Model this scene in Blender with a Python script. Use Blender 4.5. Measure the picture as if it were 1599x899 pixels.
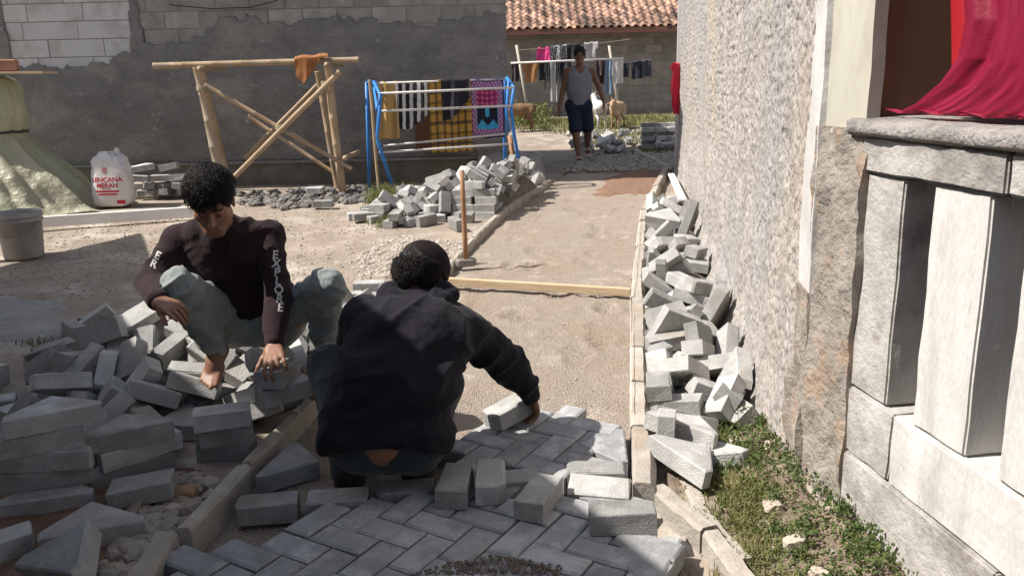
import bpy, bmesh, math, random
import numpy as np
from mathutils import Vector, Matrix, Euler, noise as mnoise
from mathutils.bvhtree import BVHTree

for o in list(bpy.data.objects): bpy.data.objects.remove(o)
scene = bpy.context.scene
C = scene.collection
R = math.radians
random.seed(7)
rng = np.random.default_rng(7)

# ------------------------------------------------------------------ camera, sky, sun, exposure
FPX, HCAM = 1300.0, 1.32
PITCH, ROLL = math.atan(321 / FPX), R(1.3)
fw = Vector((0, math.cos(PITCH), -math.sin(PITCH)))
up0 = Vector((0, math.sin(PITCH), math.cos(PITCH)))
xr = Vector((1, 0, 0))
cr = xr * math.cos(ROLL) - up0 * math.sin(ROLL)
cu = up0 * math.cos(ROLL) + xr * math.sin(ROLL)
CAM = Vector((0, 0, HCAM))
cd = bpy.data.cameras.new('camera')
cam = bpy.data.objects.new('camera', cd); C.objects.link(cam)
cd.sensor_fit = 'HORIZONTAL'; cd.sensor_width = 36.0
cd.lens = 36.0 * FPX / 1599.0
cd.clip_start = 0.02; cd.clip_end = 400
m = Matrix((cr, cu, -fw)).transposed().to_4x4(); m.translation = CAM
cam.matrix_world = m
scene.camera = cam

SUN_EL = R(51)
SH = Vector((1, 0.11, 0)).normalized()          # the way shadows fall on the ground
sd = bpy.data.lights.new('sun', 'SUN'); sun = bpy.data.objects.new('sun', sd); C.objects.link(sun)
sd.energy = 5.0; sd.angle = R(0.5); sd.color = (1.0, 0.945, 0.87)
ldir = Vector((SH.x * math.cos(SUN_EL), SH.y * math.cos(SUN_EL), -math.sin(SUN_EL)))
sun.rotation_euler = ldir.to_track_quat('-Z', 'Y').to_euler()
sun.location = (-10, 0, 15)
w = bpy.data.worlds.new('World'); scene.world = w; w.use_nodes = True
nt = w.node_tree
sky = nt.nodes.new('ShaderNodeTexSky'); sky.sky_type = 'NISHITA'; sky.sun_disc = False
sky.sun_elevation = SUN_EL
sky.sun_rotation = math.atan2(-SH.x, -SH.y)       # clockwise from +Y
sky.air_density = 1.0; sky.dust_density = 1.5
shs = nt.nodes.new('ShaderNodeHueSaturation'); shs.inputs['Saturation'].default_value = .62      # hazy tropical sky
nt.links.new(sky.outputs[0], shs.inputs['Color']); nt.links.new(shs.outputs[0], nt.nodes['Background'].inputs[0])
nt.nodes['Background'].inputs[1].default_value = 0.105
scene.view_settings.view_transform = 'Standard'
scene.view_settings.look = 'None'
scene.view_settings.gamma = 1.0
scene.view_settings.use_curve_mapping = False
scene.view_settings.exposure = 0.64
scene.render.resolution_x, scene.render.resolution_y = 1024, 575

# ------------------------------------------------------------------ pixel -> place
def sstep(a, b, x):
    t = min(1.0, max(0.0, (x - a) / (b - a))); return t * t * (3 - 2 * t)
def gz(y): return 0.17 * sstep(4.0, 11.0, y) + .29 * sstep(12.6, 18.0, y)      # the lane climbs gently
def ray(px, py): return fw + cr * ((px - 799.5) / FPX) - cu * ((py - 449.5) / FPX)
def G(px, py, dz=0.0):                            # point of the ground (plus dz) under a pixel
    d = ray(px, py); z = dz
    for _ in range(12):
        p = CAM + d * ((z - HCAM) / d.z); z = gz(p.y) + dz
    return p
def at(px, py, Y):                                # point on a pixel's ray at a known distance Y
    d = ray(px, py); return CAM + d * (Y / d.y)
def onpl(px, py, p, n):
    d = ray(px, py); return CAM + d * (((p - CAM).dot(n)) / d.dot(n))

# ------------------------------------------------------------------ materials
MATS = {}
def mat(name, c1, c2=None, scale=6.0, rough=0.85, bump=0.0, bscale=60.0, blotch=None, blscale=2.0, blamt=0.5, rnd=0.0,
        vor=0.0, vscale=60.0, stretch=(1, 1, 1), blmin=0.5, blmax=0.62, spec=0.3, detail=6.0, sheen=0.0, bdist=0.01, trans=0.0,
        bl2=None, bl2scale=5.0, bl2min=.55, bl2max=.65):
    if name in MATS: return MATS[name]
    m = bpy.data.materials.new(name); m.use_nodes = True
    t = m.node_tree; N, L = t.nodes, t.links
    b = N['Principled BSDF']; b.inputs['Roughness'].default_value = rough
    b.inputs['Specular IOR Level'].default_value = spec
    if sheen: b.inputs['Sheen Weight'].default_value = sheen; b.inputs['Sheen Roughness'].default_value = .5
    tc = N.new('ShaderNodeTexCoord'); oi = N.new('ShaderNodeObjectInfo')
    mu = N.new('ShaderNodeMath'); mu.operation = 'MULTIPLY'; mu.inputs[1].default_value = 37.0
    L.new(oi.outputs['Random'], mu.inputs[0])
    va = N.new('ShaderNodeVectorMath'); va.operation = 'ADD'
    L.new(tc.outputs['Object'], va.inputs[0])
    if rnd > 0: L.new(mu.outputs[0], va.inputs[1])
    vs = N.new('ShaderNodeVectorMath'); vs.operation = 'MULTIPLY'; vs.inputs[1].default_value = stretch
    L.new(va.outputs[0], vs.inputs[0]); vec = vs.outputs[0]
    c2 = c2 or tuple(x * .75 for x in c1)
    n1 = N.new('ShaderNodeTexNoise'); n1.inputs['Scale'].default_value = scale; n1.inputs['Detail'].default_value = detail
    n1.inputs['Roughness'].default_value = .65
    L.new(vec, n1.inputs['Vector'])
    r = N.new('ShaderNodeValToRGB'); r.color_ramp.elements[0].position = .3; r.color_ramp.elements[1].position = .7
    r.color_ramp.elements[0].color = (*c2, 1); r.color_ramp.elements[1].color = (*c1, 1)
    L.new(n1.outputs[0], r.inputs[0]); col = r.outputs[0]
    def blot(col, bcol, s, lo, hi, amt):
        n2 = N.new('ShaderNodeTexNoise'); n2.inputs['Scale'].default_value = s; n2.inputs['Detail'].default_value = 8
        n2.inputs['Roughness'].default_value = .7
        L.new(vec, n2.inputs['Vector'])
        mr = N.new('ShaderNodeMapRange'); mr.inputs[1].default_value = lo; mr.inputs[2].default_value = hi
        mr.inputs[4].default_value = amt
        L.new(n2.outputs[0], mr.inputs[0])
        mx = N.new('ShaderNodeMix'); mx.data_type = 'RGBA'
        L.new(mr.outputs[0], mx.inputs[0]); L.new(col, mx.inputs[6]); mx.inputs[7].default_value = (*bcol, 1)
        return mx.outputs[2]
    if blotch: col = blot(col, blotch, blscale, blmin, blmax, blamt)
    if bl2: col = blot(col, bl2, bl2scale, bl2min, bl2max, .85)
    if rnd > 0:
        hs = N.new('ShaderNodeHueSaturation')
        mr = N.new('ShaderNodeMapRange'); mr.inputs[3].default_value = 1 - rnd; mr.inputs[4].default_value = 1 + rnd
        L.new(oi.outputs['Random'], mr.inputs[0]); L.new(mr.outputs[0], hs.inputs['Value']); L.new(col, hs.inputs['Color'])
        col = hs.outputs[0]
    L.new(col, b.inputs['Base Color'])
    nrm = None
    if bump > 0:
        n3 = N.new('ShaderNodeTexNoise'); n3.inputs['Scale'].default_value = bscale; n3.inputs['Detail'].default_value = 5
        n3.inputs['Roughness'].default_value = .6
        L.new(vec, n3.inputs['Vector'])
        bp = N.new('ShaderNodeBump'); bp.inputs['Strength'].default_value = bump; bp.inputs['Distance'].default_value = bdist
        L.new(n3.outputs[0], bp.inputs['Height']); nrm = bp.outputs[0]
    if vor > 0:
        v = N.new('ShaderNodeTexVoronoi'); v.inputs['Scale'].default_value = vscale
        L.new(vec, v.inputs['Vector'])
        bp = N.new('ShaderNodeBump'); bp.inputs['Strength'].default_value = vor; bp.inputs['Distance'].default_value = bdist; bp.invert = True
        L.new(v.outputs['Distance'], bp.inputs['Height'])
        if nrm: L.new(nrm, bp.inputs['Normal'])
        nrm = bp.outputs[0]
    if nrm: L.new(nrm, b.inputs['Normal'])
    if trans > 0:
        tb = N.new('ShaderNodeBsdfTranslucent'); mxs = N.new('ShaderNodeMixShader'); mxs.inputs[0].default_value = trans
        L.new(col, tb.inputs[0]); L.new(b.outputs[0], mxs.inputs[1]); L.new(tb.outputs[0], mxs.inputs[2])
        L.new(mxs.outputs[0], N['Material Output'].inputs[0])
    MATS[name] = m; return m

def plain(name, c, rough=.8, **k): return mat(name, c, tuple(x * .88 for x in c), rough=rough, **k)

M_PAVER = mat('paver_concrete', (.40, .395, .38), (.26, .255, .245), 7, .9, .6, 140, (.52, .51, .49), 6, .6, .34, bl2=(.30, .245, .185), bl2scale=5, bl2min=.56, bl2max=.74)
M_LAID = mat('laid_paver_concrete', (.33, .333, .335), (.215, .218, .222), 9, .85, .45, 120, (.54, .545, .55), 6, .6, .2, bl2=(.23, .2, .165), bl2scale=6, bl2min=.57, bl2max=.7)
M_KERB = mat('kerb_concrete', (.44, .40, .345), (.29, .26, .225), 8, .95, .7, 70, (.34, .26, .19), 3, .6, .1)
M_SAND = mat('bedding_sand', (.43, .36, .30), (.30, .25, .205), 90, 1, .8, 170, (.36, .275, .205), 1.3, .7, 0, vor=.7, vscale=120, bdist=.014, bl2=(.5, .43, .36), bl2scale=3.5)
M_REDSOIL = mat('damp_red_soil', (.27, .165, .115), (.17, .10, .07), 14, 1, .8, 90, bdist=.02)
M_DIRT = mat('trodden_earth', (.355, .295, .235), (.215, .175, .14), 2.6, 1, .55, 38, (.24, .195, .155), .9, .8, 0, vor=.12, vscale=35, bdist=.02, bl2=(.44, .395, .34), bl2scale=2.2, bl2min=.52, bl2max=.66)
M_STONE = mat('rough_stone', (.33, .295, .255), (.19, .165, .14), 9, .95, .8, 50, (.34, .23, .15), 4, .6, .3)
M_GRAVEL = mat('gravel', (.43, .39, .34), (.23, .21, .185), 60, .95, .5, 60)
M_LEAF = mat('grass_blades', (.19, .21, .075), (.10, .135, .04), 5, .7, rnd=.1, trans=.3, blotch=(.30, .25, .11), blscale=14, blmin=.5, blmax=.6)
M_WEED = mat('weed_leaves', (.13, .17, .05), (.06, .10, .028), 22, .7, trans=.3, blotch=(.26, .20, .10), blscale=9, blmin=.55, blmax=.65)
M_BAMBOO = mat('old_bamboo', (.44, .33, .215), (.27, .185, .11), 6, .75, .4, 40, (.30, .26, .215), 5, .8, .12, stretch=(1, 1, .4), bl2=(.12, .085, .055), bl2scale=14, bl2min=.64, bl2max=.7)
M_TIMBER = mat('sawn_timber', (.55, .43, .29), (.40, .29, .18), 8, .8, .35, 40, rnd=.08, stretch=(.3, 3, 3))
M_WOODDARK = mat('hammer_handle_wood', (.36, .20, .11), (.25, .13, .07), 9, .6, .2, 50, stretch=(3, 3, .4))
M_STEEL = mat('worn_steel', (.30, .28, .26), (.16, .13, .11), 20, .5, .3, 60)
M_BLUE = mat('blue_painted_pipe', (.05, .235, .60), (.03, .16, .45), 14, .45, .1, 60, (.25, .22, .2), 20, .6, 0, blmin=.62, blmax=.68)
M_PIPE = mat('white_pipe', (.62, .60, .58), (.44, .41, .38), 9, .5)
M_ROPE = plain('rope', (.34, .29, .2), .9)

# ------------------------------------------------------------------ mesh helpers
class MB:
    def __init__(s): s.v, s.f = [], []
    def add(s, vs, fs):
        n = len(s.v); s.v += [tuple(v) for v in vs]; s.f += [tuple(i + n for i in f) for f in fs]; return s
    def box(s, c, size, rot=None, ch=0.0):
        hx, hy, hz = size[0] / 2, size[1] / 2, size[2] / 2
        c = Vector(c); Q = rot if rot is not None else Matrix.Identity(3)
        if ch <= 0:
            vs = [c + Q @ Vector((x * hx, y * hy, z * hz)) for x, y, z in
                  [(-1,-1,-1),(1,-1,-1),(1,1,-1),(-1,1,-1),(-1,-1,1),(1,-1,1),(1,1,1),(-1,1,1)]]
            return s.add(vs, [(0,3,2,1),(4,5,6,7),(0,1,5,4),(1,2,6,5),(2,3,7,6),(3,0,4,7)])
        bm = bmesh.new(); bmesh.ops.create_cube(bm, size=1)
        for v in bm.verts: v.co = Vector((v.co.x * size[0], v.co.y * size[1], v.co.z * size[2]))
        bmesh.ops.bevel(bm, geom=bm.edges[:], offset=ch, segments=1, affect='EDGES')
        bm.verts.index_update()
        vs = [c + Q @ v.co for v in bm.verts]; fs = [[v.index for v in f.verts] for f in bm.faces]; bm.free()
        return s.add(vs, fs)
    def tube(s, pts, rad, n=8, cap=True):
        pts = [Vector(p) for p in pts]; k = len(pts)
        if not hasattr(rad, '__len__'): rad = [rad] * k
        base = len(s.v); ref = None
        for i, p in enumerate(pts):
            t = (pts[min(i + 1, k - 1)] - pts[max(i - 1, 0)]).normalized()
            if ref is None: ref = t.orthogonal().normalized()
            ref = (ref - t * ref.dot(t)).normalized(); b = t.cross(ref)
            for j in range(n):
                a = 2 * math.pi * j / n
                s.v.append(tuple(p + (ref * math.cos(a) + b * math.sin(a)) * rad[i]))
        for i in range(k - 1):
            for j in range(n):
                a, b_ = base + i * n + j, base + i * n + (j + 1) % n
                s.f.append((a, b_, b_ + n, a + n))
        if cap:
            s.f.append(tuple(base + j for j in reversed(range(n)))); s.f.append(tuple(base + (k - 1) * n + j for j in range(n)))
        return s
    def prism(s, pts, z0, z1, M=None):
        n = len(pts); M = M or Matrix.Identity(4)
        vs = [M @ Vector((x, y, z0)) for x, y in pts] + [M @ Vector((x, y, z1)) for x, y in pts]
        return s.add(vs, [tuple(reversed(range(n))), tuple(range(n, 2 * n))] + [(i, (i + 1) % n, (i + 1) % n + n, i + n) for i in range(n)])
    def grid(s, P, wrap=False):                      # P[i][j] -> points
        a, b = len(P), len(P[0]); base = len(s.v)
        for row in P: s.v += [tuple(p) for p in row]
        for i in range(a - 1):
            for j in range(b if wrap else b - 1):
                j2 = (j + 1) % b
                s.f.append((base + i * b + j, base + i * b + j2, base + (i + 1) * b + j2, base + (i + 1) * b + j))
        return s
    def mesh(s, name, smooth=False):
        me = bpy.data.meshes.new(name); me.from_pydata(s.v, [], s.f); me.update()
        if smooth: me.polygons.foreach_set('use_smooth', [True] * len(me.polygons))
        return me
    def build(s, name, material, parent=None, smooth=False, loc=None):
        return obj(name, s.mesh(name, smooth), material, parent, loc)

def obj(name, me, material=None, parent=None, loc=None, rot=None):
    o = bpy.data.objects.new(name, me); C.objects.link(o)
    if material is not None and not me.materials: me.materials.append(material)
    if parent: o.parent = parent
    if loc is not None: o.location = loc
    if rot is not None: o.rotation_euler = rot
    return o
def tag(o, label, cat, group=None, kind=None):
    o['label'] = label; o['category'] = cat
    if group: o['group'] = group
    if kind: o['kind'] = kind
    return o
def struct(o, label=None):
    o['kind'] = 'structure'
    if label: o['label'] = label
    return o
def thing(name, label, cat, loc=(0, 0, 0), rotz=0, group=None):
    o = bpy.data.objects.new(name, None); C.objects.link(o); o.empty_display_size = .1
    o.location = loc; o.rotation_euler = (0, 0, rotz)
    return tag(o, label, cat, group)
def np_mesh(name, V, Fc, smooth=True):
    me = bpy.data.meshes.new(name)
    me.from_pydata(V.tolist() if hasattr(V, 'tolist') else V, [], Fc.tolist() if hasattr(Fc, 'tolist') else Fc); me.update()
    if smooth: me.polygons.foreach_set('use_smooth', [True] * len(me.polygons))
    return me
def recentre(o):                                  # move the origin of a mesh built in world space to its base
    me = o.data; n = len(me.vertices); a = np.empty(n * 3); me.vertices.foreach_get('co', a); a = a.reshape(-1, 3)
    c = (a.min(0) + a.max(0)) / 2; c[2] = a[:, 2].min(); a -= c
    me.vertices.foreach_set('co', a.ravel()); me.update(); o.location = c; return o

# smooth value noise on numpy arrays
_tab = rng.random((32, 32, 32)).astype(np.float32)
def vnoise(x, y, z=0.0):
    x, y, z = np.broadcast_arrays(np.asarray(x, float), np.asarray(y, float), np.asarray(z, float))
    xi, yi, zi = np.floor(x).astype(int), np.floor(y).astype(int), np.floor(z).astype(int)
    fx, fy, fz = x - xi, y - yi, z - zi
    fx, fy, fz = [f * f * (3 - 2 * f) for f in (fx, fy, fz)]
    g = lambda a, b, c: _tab[(xi + a) & 31, (yi + b) & 31, (zi + c) & 31]
    l = lambda a, b, t: a + (b - a) * t
    return l(l(l(g(0,0,0), g(1,0,0), fx), l(g(0,1,0), g(1,1,0), fx), fy), l(l(g(0,0,1), g(1,0,1), fx), l(g(0,1,1), g(1,1,1), fx), fy), fz) * 2 - 1
def fbm(x, y, z=0.0, oct=4, g=.5):
    s, a, t = 0, 1, 0
    for i in range(oct):
        s = s + a * vnoise(np.asarray(x) * 2 ** i + i * 7.3, np.asarray(y) * 2 ** i + i * 3.1, np.asarray(z) * 2 ** i + i * 5.7); t += a; a *= g
    return s / t
# ------------------------------------------------------------------ lane edges
def poly_interp(pts):
    ys = [p.y for p in pts]; xs = [p.x for p in pts]
    return lambda y: np.interp(y, ys, xs)
KL = [G(*p) for p in [(200, 899), (300, 838), (386, 738), (500, 625), (700, 425), (745, 372), (795, 327), (862, 284)]]
KR = [G(*p) for p in [(985, 765), (985, 600), (987, 440), (1000, 330), (1037, 262)]]
KRb = [G(1150, 905), G(1050, 770)]                # the bend of the right kerb in the foreground
left_x = poly_interp([Vector((KL[0].x - .5, -1, 0))] + KL + [Vector((1.6, 14, 0)), Vector((2.0, 22, 0))])
right_x = poly_interp([Vector((1.6, -1, 0)), Vector((KRb[0].x - .08, KRb[0].y, 0))] + KR + [Vector((3.4, 15, 0)), Vector((4.5, 22, 0))])

def ground_h(x, y):
    x, y = np.asarray(x, float), np.asarray(y, float)
    t = np.clip((y - 4) / 7, 0, 1); t2 = np.clip((y - 12.6) / 5.4, 0, 1); base = .17 * t * t * (3 - 2 * t) + .29 * t2 * t2 * (3 - 2 * t2)
    lx, rx = left_x(y), right_x(y)
    h = base - .025 + .018 * fbm(x * 1.3, y * 1.3, 0, 4) + .006 * fbm(x * 9, y * 9, 3, 3)
    far = np.clip((y - 11.5) / 1.0, 0, 1)
    inside = (x > lx - .03) & (x < rx + .04)
    h = np.where(inside, base - .13 * (1 - far) - .02 * far, h)
    h = np.where((x >= rx + .04) & (y < 12), base - .075 + .02 * fbm(x * 3, y * 3, 5, 3) + .10 * np.clip((x - rx - .2) / .5, 0, 1), h)
    return h

def axis(segs):
    a = []
    for lo, hi, st in segs: a += list(np.arange(lo, hi, st))
    a.append(segs[-1][1]); return np.array(a)
gx = axis([(-120, -20, 20), (-20, -7, 1), (-7, -3, .12), (-3, 2.2, .05), (2.2, 6, .12), (6, 20, 1), (20, 120, 20)])
gy = axis([(-60, -4, 8), (-4, 1.4, .3), (1.4, 5, .05), (5, 12, .1), (12, 24, .3), (24, 120, 16)])
X, Y = np.meshgrid(gx, gy); Z = ground_h(X, Y)
mb = MB(); mb.grid(np.stack([X, Y, Z], -1).tolist())
struct(mb.build('ground', M_DIRT, smooth=True), 'trodden beige earth of the village yard')

# bedding sand screeded between the kerbs
ys = axis([(1.2, 5, .035), (5, 12.3, .07)]); us = np.linspace(0, 1, 60)
P = []
_rd = random.Random(5)
DENTS = []
for _ in range(60):
    y = 3.0 + 6.5 * _rd.random(); lx, rx = float(left_x(y)), float(right_x(y)); DENTS.append((lx + (rx - lx) * _rd.uniform(.1, .92), y, _rd.uniform(.045, .085), _rd.uniform(.006, .016)))
for y in ys:
    lx, rx = float(left_x(y)) + .0, float(right_x(y)) + .02
    xs = lx + (rx - lx) * us
    zz = gz(y) - .085 + .04 * sstep(2.6, 3.6, y) + .012 * fbm(xs * 2.2, np.full_like(xs, y * 2.2), 1, 4) + .006 * fbm(xs * 14, np.full_like(xs, y * 14), 4, 3)
    zz = zz + .02 * sstep(9.0, 10.2, y)
    for dx_, dy_, dr_, dd_ in DENTS: zz = zz - dd_ * np.exp(-(((xs - dx_) / dr_) ** 2 + ((y - dy_) / (dr_ * 1.7)) ** 2) ** 2) + dd_ * .5 * np.exp(-((np.hypot((xs - dx_) / dr_, (y - dy_) / (dr_ * 1.7)) - 1.3) / .3) ** 2)
    P.append([(x, y, z) for x, z in zip(xs, zz)])
sand = MB().grid(P).build('sand_bed', M_SAND, smooth=True)
struct(sand, 'coarse tan bedding sand spread between the two kerbs')
def sand_h(x, y): return gz(y) - .085 + .04 * sstep(2.6, 3.6, y) + .02 * sstep(9.0, 10.2, y)

# darker damp soil at the far end of the bed
xs_, P = None, []
for y in np.linspace(8.6, 11.6, 40):
    lx, rx = float(left_x(y)), float(right_x(y)); row = []
    for u in np.linspace(.38, 1, 30):
        x = lx + (rx - lx) * u
        e = min((u - .38) / .25, 1) * sstep(8.6, 9.4, y) * (1 - sstep(11.2, 11.6, y)) + .35 * float(vnoise(x * 3, y * 3, 9))
        row.append((x, y, sand_h(x, y) - .03 + .055 * max(0, min(1, e)) + .012 * float(fbm(x * 7, y * 7, 2, 3))))
    P.append(row)
struct(MB().grid(P).build('soil_patch', M_REDSOIL, smooth=True), 'damp red brown soil at the far end of the sand bed')
# red soil on the ground in the near left corner
P = []
c0 = G(60, 800)
for i in range(26):
    row = []
    for j in range(26):
        x, y = c0.x - .75 + 1.25 * i / 25, c0.y - .55 + 1.0 * j / 25
        r = math.hypot((x - c0.x) / .6, (y - c0.y) / .45)
        row.append((x, y, float(ground_h(x, y)) - .03 + .045 * max(0, min(1, (1.1 - r) * 2.5 + .5 * float(vnoise(x * 6, y * 6, 3)))) + .01 * float(fbm(x * 16, y * 16))))
    P.append(row)
struct(MB().grid(P).build('soil_patch', M_REDSOIL, smooth=True), 'dark red soil beside the stacked blocks at lower left')

# ------------------------------------------------------------------ pavers
PL, PW, PT = .203, .1015, .067
def chamfer_prism(pts, T, ch=.006):
    """top at z=T, chamfered top rim, outline pts counter-clockwise"""
    n = len(pts); c = Vector((sum(p[0] for p in pts) / n, sum(p[1] for p in pts) / n))
    inn = []
    for i in range(n):
        a, b, d = Vector(pts[i - 1]), Vector(pts[i]), Vector(pts[(i + 1) % n])
        e1, e2 = (b - a).normalized(), (d - b).normalized()
        n1, n2 = Vector((-e1.y, e1.x)), Vector((-e2.y, e2.x))
        bi = (n1 + n2).normalized(); inn.append(b + bi * ch / max(.3, bi.dot(n1)))
    vs = [(*p, 0) for p in pts] + [(*p, T - ch * .8) for p in pts] + [(*p, T) for p in inn]
    fs = [tuple(reversed(range(n))), tuple(range(2 * n, 3 * n))]
    for k in (0, 1):
        fs += [(k * n + i, k * n + (i + 1) % n, (k + 1) * n + (i + 1) % n, (k + 1) * n + i) for i in range(n)]
    return vs, fs
def paver_mesh(name, pts, T=PT, jit=.0, seed=0, ch=.006):
    rd = random.Random(seed); vs, fs = chamfer_prism(pts, T, ch)
    vs = [(x + rd.uniform(-jit, jit), y + rd.uniform(-jit, jit), z - T / 2 + rd.uniform(-jit, jit)) for x, y, z in vs]
    me = bpy.data.meshes.new(name); me.from_pydata(vs, [], fs); me.update(); me.materials.append(M_PAVER); return me
g2 = .0035
RECT = [(-PL/2 + g2/2, -PW/2 + g2/2), (PL/2 - g2/2, -PW/2 + g2/2), (PL/2 - g2/2, PW/2 - g2/2), (-PL/2 + g2/2, PW/2 - g2/2)]
PENT = [(-.143, -.07), (.143, -.07), (.143, -.035), (0, .108), (-.143, -.035)]
HALF = [(-.06, -.05), (.045, -.05), (.06, .03), (.01, .05), (-.06, .048)]
def chipped(seed):
    rd = random.Random(seed); P_ = []
    for k_, (x, y) in enumerate(RECT):
        if rd.random() < .45:
            a_, b_ = rd.uniform(.008, .03), rd.uniform(.008, .022); nx_, ny_ = RECT[(k_ + 1) % 4]; px_, py_ = RECT[k_ - 1]
            L1_, L2_ = math.hypot(px_ - x, py_ - y), math.hypot(nx_ - x, ny_ - y)
            P_ += [(x + (px_ - x) * a_ / L1_, y + (py_ - y) * a_ / L1_), (x + (nx_ - x) * b_ / L2_, y + (ny_ - y) * b_ / L2_)]
        else: P_.append((x, y))
    return P_
RECTS = [paver_mesh('paver', RECT, PT, .0025, i) for i in range(5)] + [paver_mesh('paver', chipped(i), PT, .003, i + 7) for i in range(4)]
PENTS = [paver_mesh('edge_paver', PENT, PT, .0015, i + 20) for i in range(3)]
HALFS = [paver_mesh('broken_paver', HALF, PT, .006, i + 40) for i in range(3)]
LAID = []
for i in range(4):
    me = paver_mesh('paver', [(x * .988, y * .978) for x, y in RECT], PT, .0012, i + 60, .008); me.materials.clear(); me.materials.append(M_LAID); LAID.append(me)
LPENT = paver_mesh('edge_paver', PENT, PT, .0008, 80); LPENT.materials.clear(); LPENT.materials.append(M_LAID)

paving = bpy.data.objects.new('paving', None); C.objects.link(paving); struct(paving, 'grey blocks laid in herringbone across the lane')
hb_a = R(-31); e1 = Vector((math.cos(hb_a), math.sin(hb_a), 0)); e2 = Vector((-e1.y, e1.x, 0))
O0 = G(402, 849)
def topix(p):
    v = Vector(p) - CAM; d = v.dot(fw); return 799.5 + FPX * v.dot(cr) / d, 449.5 - FPX * v.dot(cu) / d
def inpoly(x, y, poly):
    c = False; n = len(poly)
    for i in range(n):
        x1, y1 = poly[i]; x2, y2 = poly[i - 1]
        if (y1 > y) != (y2 > y) and x < (x2 - x1) * (y - y1) / (y2 - y1) + x1: c = not c
    return c
ZONE1 = [(q.x, q.y) for q in [G(*p) for p in [(225, 905), (300, 852), (360, 832), (440, 815), (530, 803), (600, 790), (690, 775), (770, 765), (850, 760), (905, 752), (960, 775), (1010, 830), (1080, 895)]]] + [(.75, 1.2), (-1.25, 1.2)]
ZONE2 = [(q.x, q.y) for q in [G(*p) for p in [(690, 735), (700, 680), (770, 650), (850, 640), (935, 640), (955, 665), (915, 700), (930, 735)]]]
k = 0
for i in range(-30, 40):
    for j in range(-30, 30):
        for d in (0, 1):
            # lattice (1,1),(2,-2); one brick along e1 and one along e2
            ox, oy = i + 2 * j, i - 2 * j
            if d == 0: cx, cy, a = ox + 1, oy + .5, hb_a
            else: cx, cy, a = ox + 2.5, oy, hb_a + math.pi / 2
            p = O0 + e1 * (cx * PW) + e2 * (cy * PW)
            if inpoly(p.x, p.y, ZONE1) or inpoly(p.x, p.y, ZONE2):
                if p.x > float(right_x(p.y)) - .03 or p.x < float(left_x(p.y)) + .05: continue
                o = obj('paver', LAID[k % 4], None, paving); k += 1
                o.location = (p.x, p.y, -PT / 2 + random.uniform(-.003, .003))
                o.rotation_euler = (random.uniform(-.012, .012), random.uniform(-.012, .012), a + random.uniform(-.008, .008) + (math.pi if random.random() < .5 else 0))
# edge pieces along both kerbs
def edge_piece(px, py, ang, z=-PT / 2):
    p = G(px, py); o = obj('edge_paver', LPENT, None, paving); o.location = (p.x, p.y, z); o.rotation_euler = (0, 0, R(ang))
edge_piece(948, 692, 85); edge_piece(1008, 868, 64)
edge_piece(455, 715, -101, -.035)

# ------------------------------------------------------------------ kerbs: each stone a part of its row
def kerb(name, label, pts, w_, h_, seglen, side, mat_, dz=.025, jit=.006):
    root = bpy.data.objects.new(name, None); C.objects.link(root); struct(root, label)
    L = [0]
    for a, b in zip(pts, pts[1:]): L.append(L[-1] + (b - a).length)
    def pos(s):
        for i in range(len(pts) - 1):
            if s <= L[i + 1] or i == len(pts) - 2:
                return pts[i].lerp(pts[i + 1], (s - L[i]) / (L[i + 1] - L[i]))
    n = max(1, round(L[-1] / seglen))
    for i in range(n):
        a, b = pos(L[-1] * i / n), pos(L[-1] * (i + 1) / n); a = a.copy(); b = b.copy()
        a.z = gz(a.y) + dz + random.uniform(-jit, jit); b.z = gz(b.y) + dz + random.uniform(-jit, jit)
        t = (b - a); ln = t.length - .008; t.normalize(); nrm = Vector((-t.y, t.x, 0)).normalized() * side; upv = t.cross(nrm) * (1 if t.cross(nrm).z > 0 else -1)
        off = random.uniform(-jit, jit)
        K = 7; rows = []
        prof = [(0, -h_), (0, -.012), (.010, 0), (w_ - .022, 0), (w_, -.03), (w_, -h_)]
        for q in range(K):
            f = q / (K - 1); c = a + t * (.004 + ln * f); row = []
            for u, v in prof:
                jj = .003 if 0 < q < K - 1 else .006
                row.append(c + nrm * (u + off + random.uniform(-jj, jj)) + upv * (v + (random.uniform(-jj, jj) if v > -.1 else 0)))
            rows.append(row)
        m_ = MB(); m_.grid(rows); n_ = len(prof)
        m_.f.append(tuple(range(n_ - 1, -1, -1))); m_.f.append(tuple((K - 1) * n_ + i_ for i_ in range(n_)))
        m_.build('kerb_stone', mat_, root)
    return root
kerb('kerb', 'left row of sandy kerb stones edging the sand bed', KL[1:], .068, .16, .46, 1, M_KERB)
kerb('kerb', 'right row of kerb stones beside the block pile', KR, .082, .16, .5, -1, M_KERB)
kerb('kerb', 'kerb stones splaying out toward the grass at lower right', [G(1165, 925), G(1100, 832), G(1046, 768), G(1012, 758)], .075, .16, .42, -1, M_KERB, dz=.0)
kerb('kerb', 'short kerb stone lying askew at the near end of the left row', [G(238, 915), G(283, 842)], .085, .15, .4, 1, M_KERB, dz=.03)
kerb('kerb', 'kerb on the far bend of the lane behind the walking man', [G(1040, 262), G(985, 232), G(930, 215), G(880, 205)], .1, .12, .7, -1, M_KERB, dz=.03)
# low footing course on the grass side of the right kerb
kerb('kerb_footing', 'rough footing stones below the right kerb beside the grass', [G(1150, 880, -.05), G(1075, 790, -.05), G(1042, 690, -.05), G(1036, 600, -.05)], .07, .12, .28, -1, M_KERB, dz=-.045)
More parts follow.
